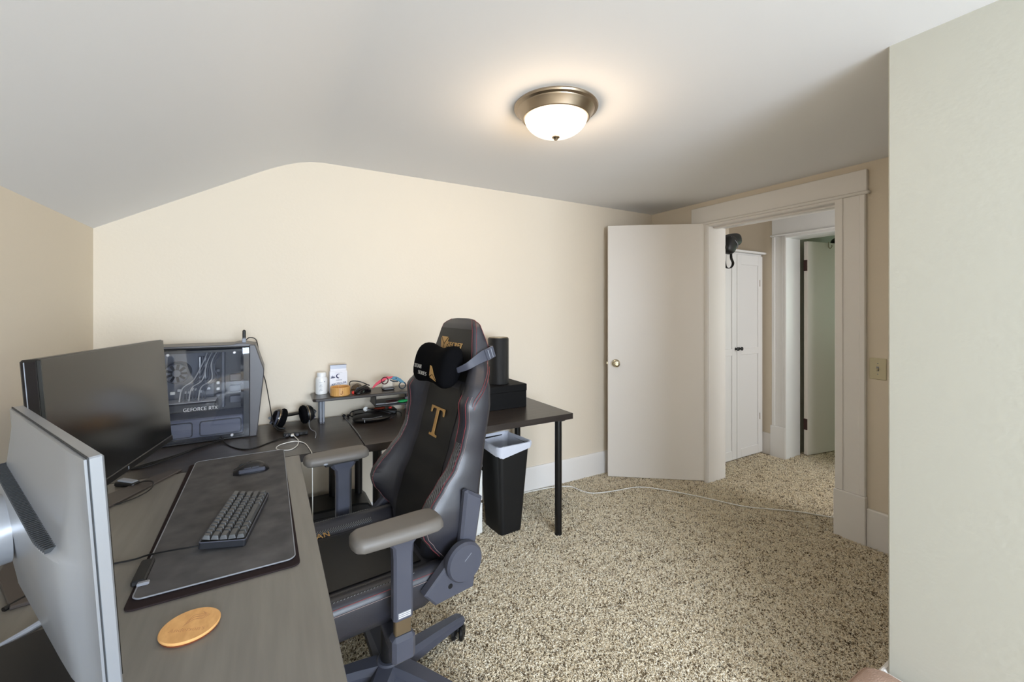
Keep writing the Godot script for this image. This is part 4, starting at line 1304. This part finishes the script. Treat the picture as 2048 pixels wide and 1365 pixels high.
func headset() -> void:
	var t := thing("headset", "black over-ear headset lying on the corner desk beside the tower", "headphones", P(0.105, DESK, 2.545))
	# left cup turned to the right, right cup standing
	var cup := lathe([Vector2(0.016, -0.004), Vector2(0.030, -0.012), Vector2(0.044, -0.010), Vector2(0.049, 0.0), Vector2(0.046, 0.008), Vector2(0.041, 0.012), Vector2(0.043, 0.016), Vector2(0.043, 0.03), Vector2(0.036, 0.042), Vector2(0.026, 0.048), Vector2(0, 0.05)], 30)
	var pad_prof := [Vector2(0, -0.002), Vector2(0.022, -0.004), Vector2(0.028, -0.014), Vector2(0.038, -0.018), Vector2(0.047, -0.012), Vector2(0.05, 0.0), Vector2(0.046, 0.008), Vector2(0, 0.008)]
	var shell_prof := [Vector2(0, 0.004), Vector2(0.041, 0.004), Vector2(0.043, 0.010), Vector2(0.043, 0.026), Vector2(0.036, 0.038), Vector2(0.026, 0.045), Vector2(0, 0.047)]
	for k in 2:
		var ax := (Vector3(-0.80, 0.25, 0.10) if k == 0 else Vector3(0.93, 0.12, -0.18)).normalized()
		var c := Vector3(-0.045, 0.050, 0.03) if k == 0 else Vector3(0.062, 0.056, 0.03)
		var side := ax.cross(Vector3.UP).normalized()
		var b := Basis(side, ax, side.cross(ax))
		var xf := Transform3D(b, c)
		var sh := part(t, "ear_cup", xf * lathe(shell_prof, 30), M.gloss_black if k == 0 else M.plastic_dark)
		part(t, "ear_pad", xf * lathe(pad_prof, 30), M.suede)
		part(sh, "cup_ring", xf * lathe([Vector2(0.042, 0.015), Vector2(0.0445, 0.016), Vector2(0.0445, 0.019), Vector2(0.042, 0.02)], 30), M.steel)
		for j in 5:
			part(sh, "rib", xf * rot(Vector3.UP, j * 0.6, box(Vector3(0.026, 0.043, 0), Vector3(0.024, 0.006, 0.004), 0.001)), M.plastic)
		part(t, "yoke", xf * tube(smooth([Vector3(0.0, 0.02, -0.045), Vector3(-0.035, 0.03, -0.035), Vector3(-0.048, 0.03, 0.0), Vector3(-0.035, 0.03, 0.035)], 5), 0.005, 7), M.plastic)
	part(t, "headband", tube(smooth([Vector3(-0.085, 0.055, 0.025), Vector3(-0.082, 0.045, -0.03), Vector3(-0.045, 0.040, -0.062), Vector3(0.01, 0.042, -0.068), Vector3(0.065, 0.05, -0.058), Vector3(0.097, 0.06, -0.02), Vector3(0.1, 0.06, 0.02)], 6), 0.022, 10, false, 0.4), M.pouch, 60.0)
	part(t, "microphone_arm", tube(smooth([Vector3(-0.08, 0.03, 0.055), Vector3(-0.06, 0.012, 0.075), Vector3(-0.03, 0.006, 0.08)], 5), 0.005, 7), M.rubber)
	part(t, "cable", tube(smooth([Vector3(0.085, 0.03, 0.05), Vector3(0.08, 0.012, 0.10), Vector3(0.085, 0.004, 0.16), Vector3(0.098, 0.004, 0.205), Vector3(0.098, 0.003, 0.26), Vector3(0.09, 0.003, 0.32)], 6), 0.002, 7), M.cable_grey)

# ---------------------------------------------------------------- desk riser and what stands on it
const RT := 0.884

func riser_things() -> void:
	var t := thing("desk_riser", "black desk shelf on slim metal legs holding bottle, box and knife", "desk riser", P(0.497, DESK, 2.538), deg_to_rad(-1.5))
	# local: x -0.29..0.29, z 0.1 front
	part(t, "top", slab(rrect(0.0, 0.0, 0.585, 0.2, 0.02), RT - DESK - 0.016, 0.016, 0.003), M.desk_x)
	for sx: float in [-1.0, 1.0]:
		for k in 2:
			var z := 0.042 if k == 0 else -0.06
			for o: float in [-0.007, 0.007]:
				part(t, "leg", put(lathe([Vector2(0, 0), Vector2(0.006, 0), Vector2(0.006, RT - DESK - 0.016), Vector2(0, RT - DESK - 0.016)], 14), Vector3(sx * 0.243 + o, 0, z)), M.cable_grey)
		part(t, "foot_bar", box(Vector3(sx * 0.243, 0.004, -0.009), Vector3(0.026, 0.007, 0.115), 0.002), M.plastic)
	for x: float in [0.035, 0.285]:
		part(t, "drawer_side", box(Vector3(x, 0.094, -0.01), Vector3(0.006, 0.056, 0.15), 0.002), M.plastic_dark)
	part(t, "hanging_drawer", box(Vector3(0.16, 0.066, -0.01), Vector3(0.26, 0.012, 0.16), 0.003), M.plastic_dark)

	var b := thing("pill_bottle", "white plastic bottle with white cap and small grey print on the riser", "bottle", P(0.259, RT, 2.595))
	part(b, "body", lathe([Vector2(0, 0), Vector2(0.028, 0), Vector2(0.031, 0.004), Vector2(0.031, 0.080), Vector2(0.027, 0.092), Vector2(0.022, 0.097), Vector2(0.022, 0.1), Vector2(0, 0.1)], 36), M.white_plastic)
	part(b, "cap", lathe([Vector2(0, 0.099), Vector2(0.0245, 0.099), Vector2(0.0245, 0.118), Vector2(0.022, 0.120), Vector2(0, 0.120)], 32), M.white_plastic)
	for k in 7:
		part(b, "printed_line", box(Vector3(-0.006 + 0.001 * (k % 3), 0.022 + 0.0075 * k, 0.0308), Vector3(0.016 - 0.003 * (k % 3), 0.0018, 0.001)), M.ink_grey)
	part(b, "printed_dot", box(Vector3(0.013, 0.070, 0.0285), Vector3(0.004, 0.004, 0.001)), M.ink)

	var c := thing("paper_carton", "white paper bag with folded top and blue printed lettering", "paper bag", P(0.345, RT, 2.588))
	var rings := []
	for q: Array in [[0.0, 0.045, 0.022, 0.0], [0.03, 0.046, 0.023, 0.0], [0.115, 0.046, 0.02, 0.0], [0.122, 0.045, 0.016, 0.001], [0.126, 0.043, 0.010, 0.002], [0.150, 0.043, 0.004, 0.002], [0.158, 0.044, 0.002, 0.004]]:
		var ring := PackedVector3Array()
		for p: Vector2 in [Vector2(-1, 1), Vector2(1, 1), Vector2(1, -1), Vector2(-1, -1)]:
			ring.append(Vector3(p.x * q[1], q[0], p.y * q[2] + q[3]))
		rings.append(ring)
	part(c, "bag", loft(rings), M.white_paper, 15.0)
	part(c, "folded_top", box(Vector3(0, 0.142, 0.008), Vector3(0.086, 0.032, 0.003), 0.001), M.pale_lid)
	part(c, "top_edge", box(Vector3(0, 0.158, 0.008), Vector3(0.088, 0.003, 0.005), 0.001), M.ink_grey)
	letters(c, "lettering", "ARCTICLOX", 0.0105, M.ink, Vector3(0.002, 0.054, 0.0232), Vector3(0.985, 0.12, 0), Vector3(-0.12, 0.985, 0), 0.0004, "Droid Sans", 700)
	letters(c, "lettering", "OMICOR", 0.006, M.ink, Vector3(0.002, 0.073, 0.0226), Vector3.RIGHT, Vector3.UP, 0.0004)
	var moon := PackedVector2Array()
	for i in 11:
		var a := lerpf(deg_to_rad(55), deg_to_rad(285), i / 10.0)
		moon.append(Vector2(cos(a), sin(a)) * 0.013)
	for i in 11:
		var a := lerpf(deg_to_rad(275), deg_to_rad(65), i / 10.0)
		moon.append(Vector2(cos(a), sin(a)) * 0.0095 + Vector2(0.0025, 0.001))
	part(c, "crescent_mark", put(prism(moon, 0.0006), Vector3(-0.001, 0.096, 0.0215)), M.ink)
	for k in 5:
		var a := deg_to_rad(20 + 38 * k)
		part(c, "leaf_mark", put(rot(Vector3.BACK, a, put(prism(PackedVector2Array([Vector2(0, 0), Vector2(0.008, 0.0022), Vector2(0.016, 0), Vector2(0.008, -0.0022)]), 0.0006), Vector3.ZERO)), Vector3(-0.030, 0.086, 0.022)), M.ink)
	part(c, "printed_line", box(Vector3(0.0, 0.114, 0.0203), Vector3(0.04, 0.0009, 0.0008)), M.ink_grey)

	var w := thing("wooden_bowl", "round light wooden box without lid in front of white paper bag", "wooden box", P(0.344, RT, 2.500))
	part(w, "side", lathe([Vector2(0, 0), Vector2(0.048, 0), Vector2(0.052, 0.004), Vector2(0.052, 0.046), Vector2(0.050, 0.048), Vector2(0.046, 0.046), Vector2(0.045, 0.032), Vector2(0, 0.030)], 24), M.bamboo, 10.0)
	part(w, "carved_mark", tube(smooth([Vector3(-0.006, 0.016, 0.0518), Vector3(-0.002, 0.013, 0.052), Vector3(0.004, 0.016, 0.0518), Vector3(0.005, 0.03, 0.0516)], 5), 0.0012, 5), M.cork_edge)
	one("red_clip", box(Vector3(0, 0.009, 0), Vector3(0.016, 0.018, 0.016), 0.005), M.red, "small red clip between wooden box and black mouse on riser", "clip", P(0.410, RT, 2.487), 0.5)
	var m := thing("mouse", "black wired mouse with coiled cable on the desk riser", "mouse", P(0.464, RT, 2.51), deg_to_rad(35.0))
	m.scale = Vector3.ONE * 1.12
	part(m, "shell", mouse_shell(0.9), M.gloss_black, 50.0)
	part(m, "rear_shell", put(rot(Vector3.UP, 0.4, mouse_shell(0.75)), Vector3(0.01, 0.012, -0.05)), M.brown_gloss, 50.0)
	part(m, "cable", tube(smooth([Vector3(-0.055, 0.012, 0.0), Vector3(-0.03, 0.036, 0.025), Vector3(0.01, 0.04, 0.022), Vector3(0.045, 0.03, 0.0), Vector3(0.02, 0.05, -0.04), Vector3(-0.02, 0.055, -0.06), Vector3(-0.045, 0.035, -0.04)], 6), 0.0025, 7), M.cable_black)
	var ribs := []
	part(m, "wheel", rot(Vector3.RIGHT, PI / 2, lathe([Vector2(0, -0.004), Vector2(0.010, -0.004), Vector2(0.010, 0.004), Vector2(0, 0.004)], 14), Vector3(-0.03, 0.022, 0)), M.plastic)

	# curved ring knife on a clear stand
	var kn := thing("knife_stand", "clear acrylic display stand with black base under the ring knife", "display stand", P(0.612, RT, 2.53))
	kn.scale = Vector3.ONE * 1.12
	part(kn, "base", box(Vector3(0, 0.006, 0), Vector3(0.06, 0.011, 0.04), 0.003), M.plastic_dark)
	part(kn, "base_bar", box(Vector3(0, 0.0075, 0.0202), Vector3(0.045, 0.003, 0.002)), M.cable_grey)
	for s: float in [-1.0, 1.0]:
		part(kn, "upright", box(Vector3(s * 0.028, 0.032, 0), Vector3(0.003, 0.048, 0.03), 0.0006), M.acrylic)
		part(kn, "upright_edge", box(Vector3(s * 0.028, 0.032, 0.0152), Vector3(0.0018, 0.048, 0.0012)), M.ink_grey)
	part(kn, "plate", box(Vector3(0, 0.034, 0), Vector3(0.055, 0.045, 0.002), 0.0004), M.acrylic)
	var kf := thing("ring_knife", "curved toy knife with red blade and blue ring handle", "knife", P(0.612, RT + 0.016, 2.50))
	kf.scale = Vector3.ONE * 1.17
	# local: blade tip at the left, ring at the right
	var blade := PackedVector2Array([Vector2(-0.083, 0.0), Vector2(-0.078, 0.014), Vector2(-0.064, 0.030), Vector2(-0.045, 0.043), Vector2(-0.022, 0.052), Vector2(-0.012, 0.058), Vector2(-0.002, 0.055), Vector2(0.018, 0.056), Vector2(0.026, 0.052), Vector2(0.018, 0.046), Vector2(0.0, 0.045), Vector2(-0.02, 0.040), Vector2(-0.04, 0.031), Vector2(-0.06, 0.017)])
	part(kf, "blade", put(prism(blade, 0.004, 0.001), Vector3(0, 0, -0.002)), M.knife_red)
	part(kf, "blade_back", put(prism(PackedVector2Array([Vector2(-0.06, 0.017), Vector2(-0.04, 0.031), Vector2(-0.02, 0.040), Vector2(-0.02, 0.034), Vector2(-0.04, 0.026)]), 0.005, 0.001), Vector3(0, 0, -0.0025)), M.knife_dark)
	for k in 2:
		var c0 := Vector3(-0.022, 0.037, 0.0) if k == 0 else Vector3(0.066, 0.006, 0)
		var r0 := 0.0165 if k == 0 else 0.0165
		var ring := PackedVector3Array()
		for i in 28:
			ring.append(c0 + Vector3(cos(TAU * i / 28.0), sin(TAU * i / 28.0), 0) * r0)
		part(kf, "finger_ring", tube(ring, 0.0028, 8, true), M.knife_dark if k == 0 else M.knife_navy)
	var grip := PackedVector2Array([Vector2(0.006, 0.044), Vector2(0.02, 0.055), Vector2(0.036, 0.052), Vector2(0.055, 0.042), Vector2(0.072, 0.026), Vector2(0.078, 0.012), Vector2(0.068, 0.020), Vector2(0.055, 0.020), Vector2(0.047, 0.028), Vector2(0.036, 0.032)])
	part(kf, "handle", put(prism(grip, 0.008, 0.0015), Vector3(0, 0, -0.004)), M.knife_blue)
	part(kf, "guard", tube(smooth([Vector3(0.004, 0.038, 0), Vector3(0.016, 0.031, 0), Vector3(0.034, 0.028, 0), Vector3(0.044, 0.028, 0)], 5), 0.0028, 7), M.knife_navy)
	part(kf, "handle_bolt", rot(Vector3.RIGHT, PI / 2, lathe([Vector2(0, 0), Vector2(0.004, 0), Vector2(0.003, 0.002), Vector2(0, 0.002)], 12), Vector3(0.034, 0.045, 0.004)), M.knife_navy)

	# clutter below the shelf
	var tr := thing("earphone_case", "flat round black carry case with cables beneath the desk riser", "case", P(0.50, DESK, 2.44))
	part(tr, "case", ellipsoid(Vector3(0, 0.016, 0), Vector3(0.105, 0.016, 0.075), 32, 8, 0.8), M.pouch)
	part(tr, "zip", tube(smooth([Vector3(-0.06, 0.026, 0.055), Vector3(-0.02, 0.024, 0.066), Vector3(0.045, 0.027, 0.055)], 5), 0.0015, 5), M.cable_grey)
	part(tr, "zip_pull", box(Vector3(-0.05, 0.014, 0.068), Vector3(0.004, 0.014, 0.003), 0.001), M.cable_grey)
	one("black_cable", tube(smooth([P(0.44, DESK + 0.012, 2.47), P(0.40, DESK + 0.02, 2.50), P(0.41, DESK + 0.034, 2.54), P(0.48, DESK + 0.04, 2.55), P(0.55, DESK + 0.036, 2.5), P(0.6, DESK + 0.03, 2.45), P(0.62, DESK + 0.02, 2.41), P(0.58, DESK + 0.012, 2.36)], 7), 0.003, 7), M.cable_black, "black cable coiled over round case beneath the desk riser", "cable")
	one("black_cable", tube(smooth([P(0.585, DESK + 0.034, 2.48), P(0.63, DESK + 0.03, 2.47), P(0.665, DESK + 0.02, 2.45), P(0.66, DESK + 0.006, 2.42)], 7), 0.003, 7), M.cable_black, "short black cable end beside round case beneath the desk riser", "cable")
	one("cable_tray", slab(rrect(0, 0, 0.24, 0.09, 0.012), 0.0, 0.026, 0.004), M.pouch, "low black tray behind the round case beneath the desk riser", "tray", P(0.545, DESK, 2.565))
	one("tin_lid", rot(Vector3.RIGHT, PI / 2 - 0.2, lathe([Vector2(0, 0), Vector2(0.0125, 0), Vector2(0.0135, 0.002), Vector2(0.0135, 0.007), Vector2(0.011, 0.009), Vector2(0, 0.008)], 24), Vector3(0, 0.0132, 0)), M.white_plastic, "round white lid standing on edge beneath the desk riser", "lid", P(0.487, DESK + 0.026, 2.55), 0.1)
	var scr := thing("screwdriver", "tool with glossy red-brown handle lying beneath the desk riser", "screwdriver", P(0.565, DESK + 0.034, 2.548), 0.1)
	part(scr, "handle", rot(Vector3.BACK, PI / 2, lathe([Vector2(0, -0.035), Vector2(0.006, -0.034), Vector2(0.008, -0.02), Vector2(0.0065, 0.0), Vector2(0.008, 0.02), Vector2(0.005, 0.032), Vector2(0, 0.033)], 18)), mat("tool_red", c8(122, 42, 20), 0.25))
	part(scr, "shaft", box(Vector3(-0.06, 0, 0), Vector3(0.055, 0.004, 0.004), 0.001), M.pc_metal)
	one("red_clip", ellipsoid(Vector3.ZERO, Vector3(0.011, 0.008, 0.008), 14, 8), M.red, "small red knob beside the red-brown tool beneath the desk riser", "clip", P(0.628, DESK + 0.034, 2.54))
	var sc := thing("scissors", "scissors with green handles lying in the open riser drawer", "scissors", P(0.685, DESK + 0.081, 2.47), 0.2)
	part(sc, "handle", ellipsoid(Vector3(0.0, 0, 0), Vector3(0.036, 0.008, 0.02), 20, 8), M.green)
	part(sc, "blade", box(Vector3(-0.07, 0, 0.002), Vector3(0.08, 0.003, 0.012), 0.001), M.pc_metal)
	one("charger_plug", box(Vector3(0, 0.012, 0), Vector3(0.05, 0.024, 0.04), 0.006), M.pale_lid, "pale blue-white plastic box at right end of the riser drawer", "charger", P(0.735, DESK + 0.0725, 2.50), 0.3)
	one("pen", rot(Vector3.BACK, PI / 2, lathe([Vector2(0, -0.06), Vector2(0.003, -0.055), Vector2(0.004, -0.04), Vector2(0.004, 0.06), Vector2(0, 0.062)], 10)), M.cable_grey, "grey pen lying in the open riser drawer", "pen", P(0.59, DESK + 0.0765, 2.47), -0.1)
	one("red_cable", tube(smooth([P(0.60, DESK + 0.075, 2.50), P(0.63, DESK + 0.079, 2.49), P(0.66, DESK + 0.079, 2.5), P(0.65, DESK + 0.076, 2.54), P(0.6, DESK + 0.077, 2.53)], 6), 0.003, 6), M.knife_dark, "dark red cable loop lying in the open riser drawer", "cable")
	var ear := thing("earbuds", "thin black earphone cord with small buds by the riser leg", "earphones", P(0.375, DESK, 2.58))
	part(ear, "bud", ellipsoid(Vector3(0, 0.009, 0), Vector3(0.009, 0.009, 0.007), 12, 8), M.gloss_black)
	part(ear, "bud", ellipsoid(Vector3(0.022, 0.008, 0.01), Vector3(0.009, 0.008, 0.008), 12, 8), M.gloss_black)
	part(ear, "cord", tube(smooth([Vector3(0.0, 0.006, 0.004), Vector3(0.003, 0.002, 0.08), Vector3(0.008, 0.002, 0.2), Vector3(0.012, 0.002, 0.36), Vector3(0.01, 0.002, 0.46)], 6), 0.0016, 6), M.cable_grey)

# ---------------------------------------------------------------- below the desks and on the right desk
func under_desk() -> void:
	var bx := thing("storage_box", "matt black square box standing on the desk beneath the cylinder", "box", P(1.285, DESK, 2.405), 0.0)
	part(bx, "base", box(Vector3(0, 0.052, 0), Vector3(0.27, 0.104, 0.245), 0.002), M.box_black)
	part(bx, "lid", box(Vector3(0, 0.1245, 0), Vector3(0.274, 0.043, 0.249), 0.002), M.box_black)
	var sp := thing("speaker", "tall black textured cylinder speaker on top of the black box", "speaker", P(1.272, DESK + 0.146, 2.385))
	part(sp, "body", lathe([Vector2(0, 0), Vector2(0.064, 0), Vector2(0.067, 0.004), Vector2(0.067, 0.284), Vector2(0.064, 0.29), Vector2(0.058, 0.292), Vector2(0, 0.29)], 56), M.speaker)
	part(sp, "top_ring", lathe([Vector2(0.05, 0.290), Vector2(0.061, 0.290), Vector2(0.060, 0.2945), Vector2(0.052, 0.2945)], 48), M.steel)

	# waste bin with liner
	var bn := thing("waste_bin", "tall black plastic waste bin under the right end of the desk", "waste bin", P(1.263, 0, 2.305), deg_to_rad(4.0))
	var rings := []
	for q: Array in [[0.0, 0.148, 0.188], [0.012, 0.154, 0.194], [0.50, 0.215, 0.262], [0.535, 0.222, 0.27], [0.54, 0.222, 0.27]]:
		var ring := PackedVector3Array()
		for p in rrect(0, 0, q[1], q[2], 0.026, 5):
			ring.append(Vector3(p.x, q[0], p.y))
		rings.append(ring)
	rings.append(ring_at(0.538, 0.206, 0.254, 0.024))
	rings.append(ring_at(0.30, 0.180, 0.225, 0.024))
	part(bn, "body", loft(rings), M.bin_black)
	var lr := []
	for q: Array in [[0.36, 0.001, 0.001], [0.362, 0.15, 0.19], [0.44, 0.180, 0.222], [0.53, 0.200, 0.248], [0.548, 0.214, 0.262], [0.556, 0.228, 0.276], [0.554, 0.240, 0.288], [0.542, 0.245, 0.293], [0.528, 0.243, 0.291], [0.518, 0.24, 0.288]]:
		var ring := ring_at(q[0], q[1], q[2], minf(0.03, q[1] * 0.4))
		for i in ring.size():
			if q[1] > 0.1:
				var wv := 0.004 * sin(i * 2.1) + 0.003 * sin(i * 0.9 + q[0] * 60.0)
				ring[i] += Vector3(wv * 0.6, wv * 0.5, wv * 0.6)
			if q[0] < 0.535 and q[1] > 0.235:
				# the loose skirt droops lowest at the near corner
				var dp := maxf(0.0, 1.0 - (ring[i] - Vector3(-0.06, ring[i].y, 0.145)).length() / 0.13)
				ring[i].y -= 0.04 * dp
		lr.append(ring)
	one("bin_liner", loft(lr, false), M.bag_white, "white plastic bag lining the black waste bin", "bin bag", bn.position, deg_to_rad(4.0), "", 50.0)

	var cb := thing("drawer_unit", "white plastic drawer unit under the desk behind the chair", "drawers", P(0.92, 0, 2.445))
	part(cb, "body", box(Vector3(0, 0.31, -0.005), Vector3(0.36, 0.62, 0.33), 0.006), M.cabinet_white)
	for k in 3:
		var dr := part(cb, "drawer", box(Vector3(0, 0.115 + 0.195 * k, 0.165), Vector3(0.372, 0.18, 0.02), 0.005), M.cabinet_white)
		part(dr, "handle", tube(smooth([Vector3(-0.05, 0.13 + 0.195 * k, 0.174), Vector3(0, 0.115 + 0.195 * k, 0.188), Vector3(0.05, 0.13 + 0.195 * k, 0.174)], 5), 0.005, 6), M.cabinet_white)
	var bg := thing("subwoofer", "low black box with rounded corner on floor behind chair arm", "box", P(0.3, 0, 2.49))
	var poly := PackedVector2Array([Vector2(-0.24, 0), Vector2(0.2, 0), Vector2(0.205, 0.24), Vector2(0.195, 0.28), Vector2(0.17, 0.305), Vector2(0.12, 0.315), Vector2(-0.24, 0.315)])
	part(bg, "body", put(prism(poly, 0.22, 0.008), Vector3(0, 0, -0.11)), M.pouch)
	part(bg, "side_panel", put(prism(rrect(0.02, 0.16, 0.28, 0.24, 0.03), 0.006, 0.002), Vector3(0, 0, 0.108)), M.plastic_dark)

	# cord along the wall and over the carpet
	one("power_cord", tube(smooth([P(1.02, 0.02, 2.628), P(1.4, 0.022, 2.625), P(1.68, 0.02, 2.622), P(1.85, 0.0205, 2.60), P(1.97, 0.0205, 2.55), P(2.0, 0.0205, 2.44), P(2.05, 0.0205, 2.37), P(2.2, 0.0205, 2.325), P(2.42, 0.0205, 2.278), P(2.56, 0.0205, 2.12), P(2.68, 0.0205, 1.92), P(2.79, 0.0205, 1.71), P(2.90, 0.0205, 1.60), P(3.04, 0.0205, 1.47), P(3.15, 0.0205, 1.32), P(3.3, 0.0205, 1.2), P(3.6, 0.0205, 1.05)], 8), 0.0036, 7), M.cable_white, "thin white cord lying across the carpet towards the hall doorway", "cord")

	# soft taupe cushion at the foot of the near wall
	var cu := thing("floor_cushion", "taupe fabric cushion on the carpet at foot of the near wall", "cushion", P(1.565, 0, 0.46), deg_to_rad(0.0))
	var crr := []
	for q: Array in [[0.0, 0.23, 0.29], [0.03, 0.25, 0.31], [0.18, 0.25, 0.312], [0.21, 0.242, 0.304], [0.222, 0.22, 0.28], [0.226, 0.16, 0.2]]:
		crr.append(ring_at(q[0], q[1], q[2], 0.045))
	var cbody := part(cu, "cover", loft(crr), M.taupe, 60.0)
	var pp := PackedVector3Array()
	for q in ring_at(0.206, 0.246, 0.308, 0.046):
		pp.append(q)
	part(cbody, "piping", tube(pp, 0.003, 6, true), M.taupe)

func ring_at(y: float, w: float, d: float, r: float) -> PackedVector3Array:
	var o := PackedVector3Array()
	for p in rrect(0, 0, w, d, r, 5):
		o.append(Vector3(p.x, y, p.y))
	return o

func details() -> void:
	pass

# ---------------------------------------------------------------- carpet pile
func carpet() -> void:
	# a tuft of three bent, tapering strands of different tone
	var verts := PackedVector3Array()
	var norms := PackedVector3Array()
	var cols := PackedColorArray()
	for st: Array in [[Vector3(-0.004, 0, -0.003), 0.3, Color(1, 1, 1), 1.0], [Vector3(0.004, 0, -0.002), 2.5, Color(0.96, 0.94, 0.91), 0.9], [Vector3(0.0, 0, 0.005), 4.4, Color(0.9, 0.87, 0.82), 0.95]]:
		var s := PackedVector3Array()
		var pts := [Vector3(0, -0.002, 0), Vector3(0.0008, 0.006, 0), Vector3(0.0042, 0.0115, 0.001), Vector3(0.0092, 0.0130, 0.0)]
		var rad := [0.0011, 0.0013, 0.0012, 0.0006]
		for i in 3:
			for j in 4:
				var q := []
				for e: Array in [[i, j], [i, j + 1], [i + 1, j + 1], [i + 1, j]]:
					var k: int = e[0]
					var an: float = TAU * e[1] / 4.0
					var t: Vector3 = (pts[mini(k + 1, 3)] - pts[maxi(k - 1, 0)]).normalized()
					var sd := t.cross(Vector3(0, 0, 1)).normalized()
					q.append(pts[k] + (Vector3(0, 0, 1) * cos(an) + sd * sin(an)) * rad[k])
				var ctr: Vector3 = (pts[i] + pts[i + 1]) / 2.0
				tri_from(s, q[0], q[1], q[2], ctr)
				tri_from(s, q[0], q[2], q[3], ctr)
		var am := mesh_of(rot(Vector3.UP, st[1], s, st[0]), 80.0).surface_get_arrays(0)
		verts.append_array(am[Mesh.ARRAY_VERTEX])
		norms.append_array(am[Mesh.ARRAY_NORMAL])
		for i in am[Mesh.ARRAY_VERTEX].size():
			cols.append(st[2])
	var arr := []
	arr.resize(Mesh.ARRAY_MAX)
	arr[Mesh.ARRAY_VERTEX] = verts
	arr[Mesh.ARRAY_NORMAL] = norms
	arr[Mesh.ARRAY_COLOR] = cols
	var mesh := ArrayMesh.new()
	mesh.add_surface_from_arrays(Mesh.PRIMITIVE_TRIANGLES, arr)
	var tones := [Color(0.88, 0.78, 0.59), Color(0.94, 0.86, 0.69), Color(0.80, 0.69, 0.51), Color(0.98, 0.92, 0.78), Color(0.19, 0.14, 0.085), Color(0.13, 0.095, 0.06), Color(0.30, 0.235, 0.155), Color(0.90, 0.81, 0.64)]
	var zones := [[0.12, 2.955, 0.46, 2.64, 36000.0], [2.955, 4.03, 1.0, 2.28, 26000.0], [4.03, 4.9, 1.2, 2.1, 20000.0]]
	var n := 0
	for z: Array in zones:
		n += int((z[1] - z[0]) * (z[3] - z[2]) * z[4])
	var buf := PackedFloat32Array()
	buf.resize(n * 16)
	var at := 0
	var clump := FastNoiseLite.new()
	clump.seed = 4
	clump.frequency = 22.0
	for z: Array in zones:
		var m := int((z[1] - z[0]) * (z[3] - z[2]) * z[4])
		for i in m:
			var x := rng.randf_range(z[0], z[1])
			var d := rng.randf_range(z[2], z[3])
			if x > 1.68 and d < 0.60 or (x > 2.94 and x < 3.18 and (d < 1.245 or d > 2.08)) or (x > 4.0 and x < 4.28 and (d < 1.26 or d > 2.06)):
				x = rng.randf_range(0.8, 1.6)
				d = rng.randf_range(0.6, 1.9)
			var a := rng.randf() * TAU
			var k := rng.randf_range(0.75, 1.2)
			var lean := rng.randf_range(-0.5, 0.5)
			var b := Basis(Vector3.UP, a) * Basis(Vector3.BACK, lean)
			b = b.scaled(Vector3(k, k * rng.randf_range(0.8, 1.1), k))
			var o := at * 16
			buf[o] = b.x.x; buf[o + 1] = b.y.x; buf[o + 2] = b.z.x; buf[o + 3] = x
			buf[o + 4] = b.x.y; buf[o + 5] = b.y.y; buf[o + 6] = b.z.y; buf[o + 7] = 0.0
			buf[o + 8] = b.x.z; buf[o + 9] = b.y.z; buf[o + 10] = b.z.z; buf[o + 11] = -d
			var dark := rng.randf() < 0.17 + 0.15 * clump.get_noise_2d(x, d)
			var c: Color = tones[rng.randi_range(4, 6)] if dark else tones[[0, 1, 2, 3, 7][rng.randi_range(0, 4)]]
			buf[o + 12] = c.r; buf[o + 13] = c.g; buf[o + 14] = c.b; buf[o + 15] = 1.0
			at += 1
	var mm := MultiMesh.new()
	mm.transform_format = MultiMesh.TRANSFORM_3D
	mm.use_colors = true
	mm.mesh = mesh
	mm.instance_count = n
	mm.buffer = buf
	var o := MultiMeshInstance3D.new()
	o.name = "carpet_pile"
	o.multimesh = mm
	o.material_override = M.carpet_fibre
	add_child(o)
	o.set_meta("kind", "stuff")
	tag(o, "speckled beige and brown twisted carpet pile covering the room and hall floor", "carpet")
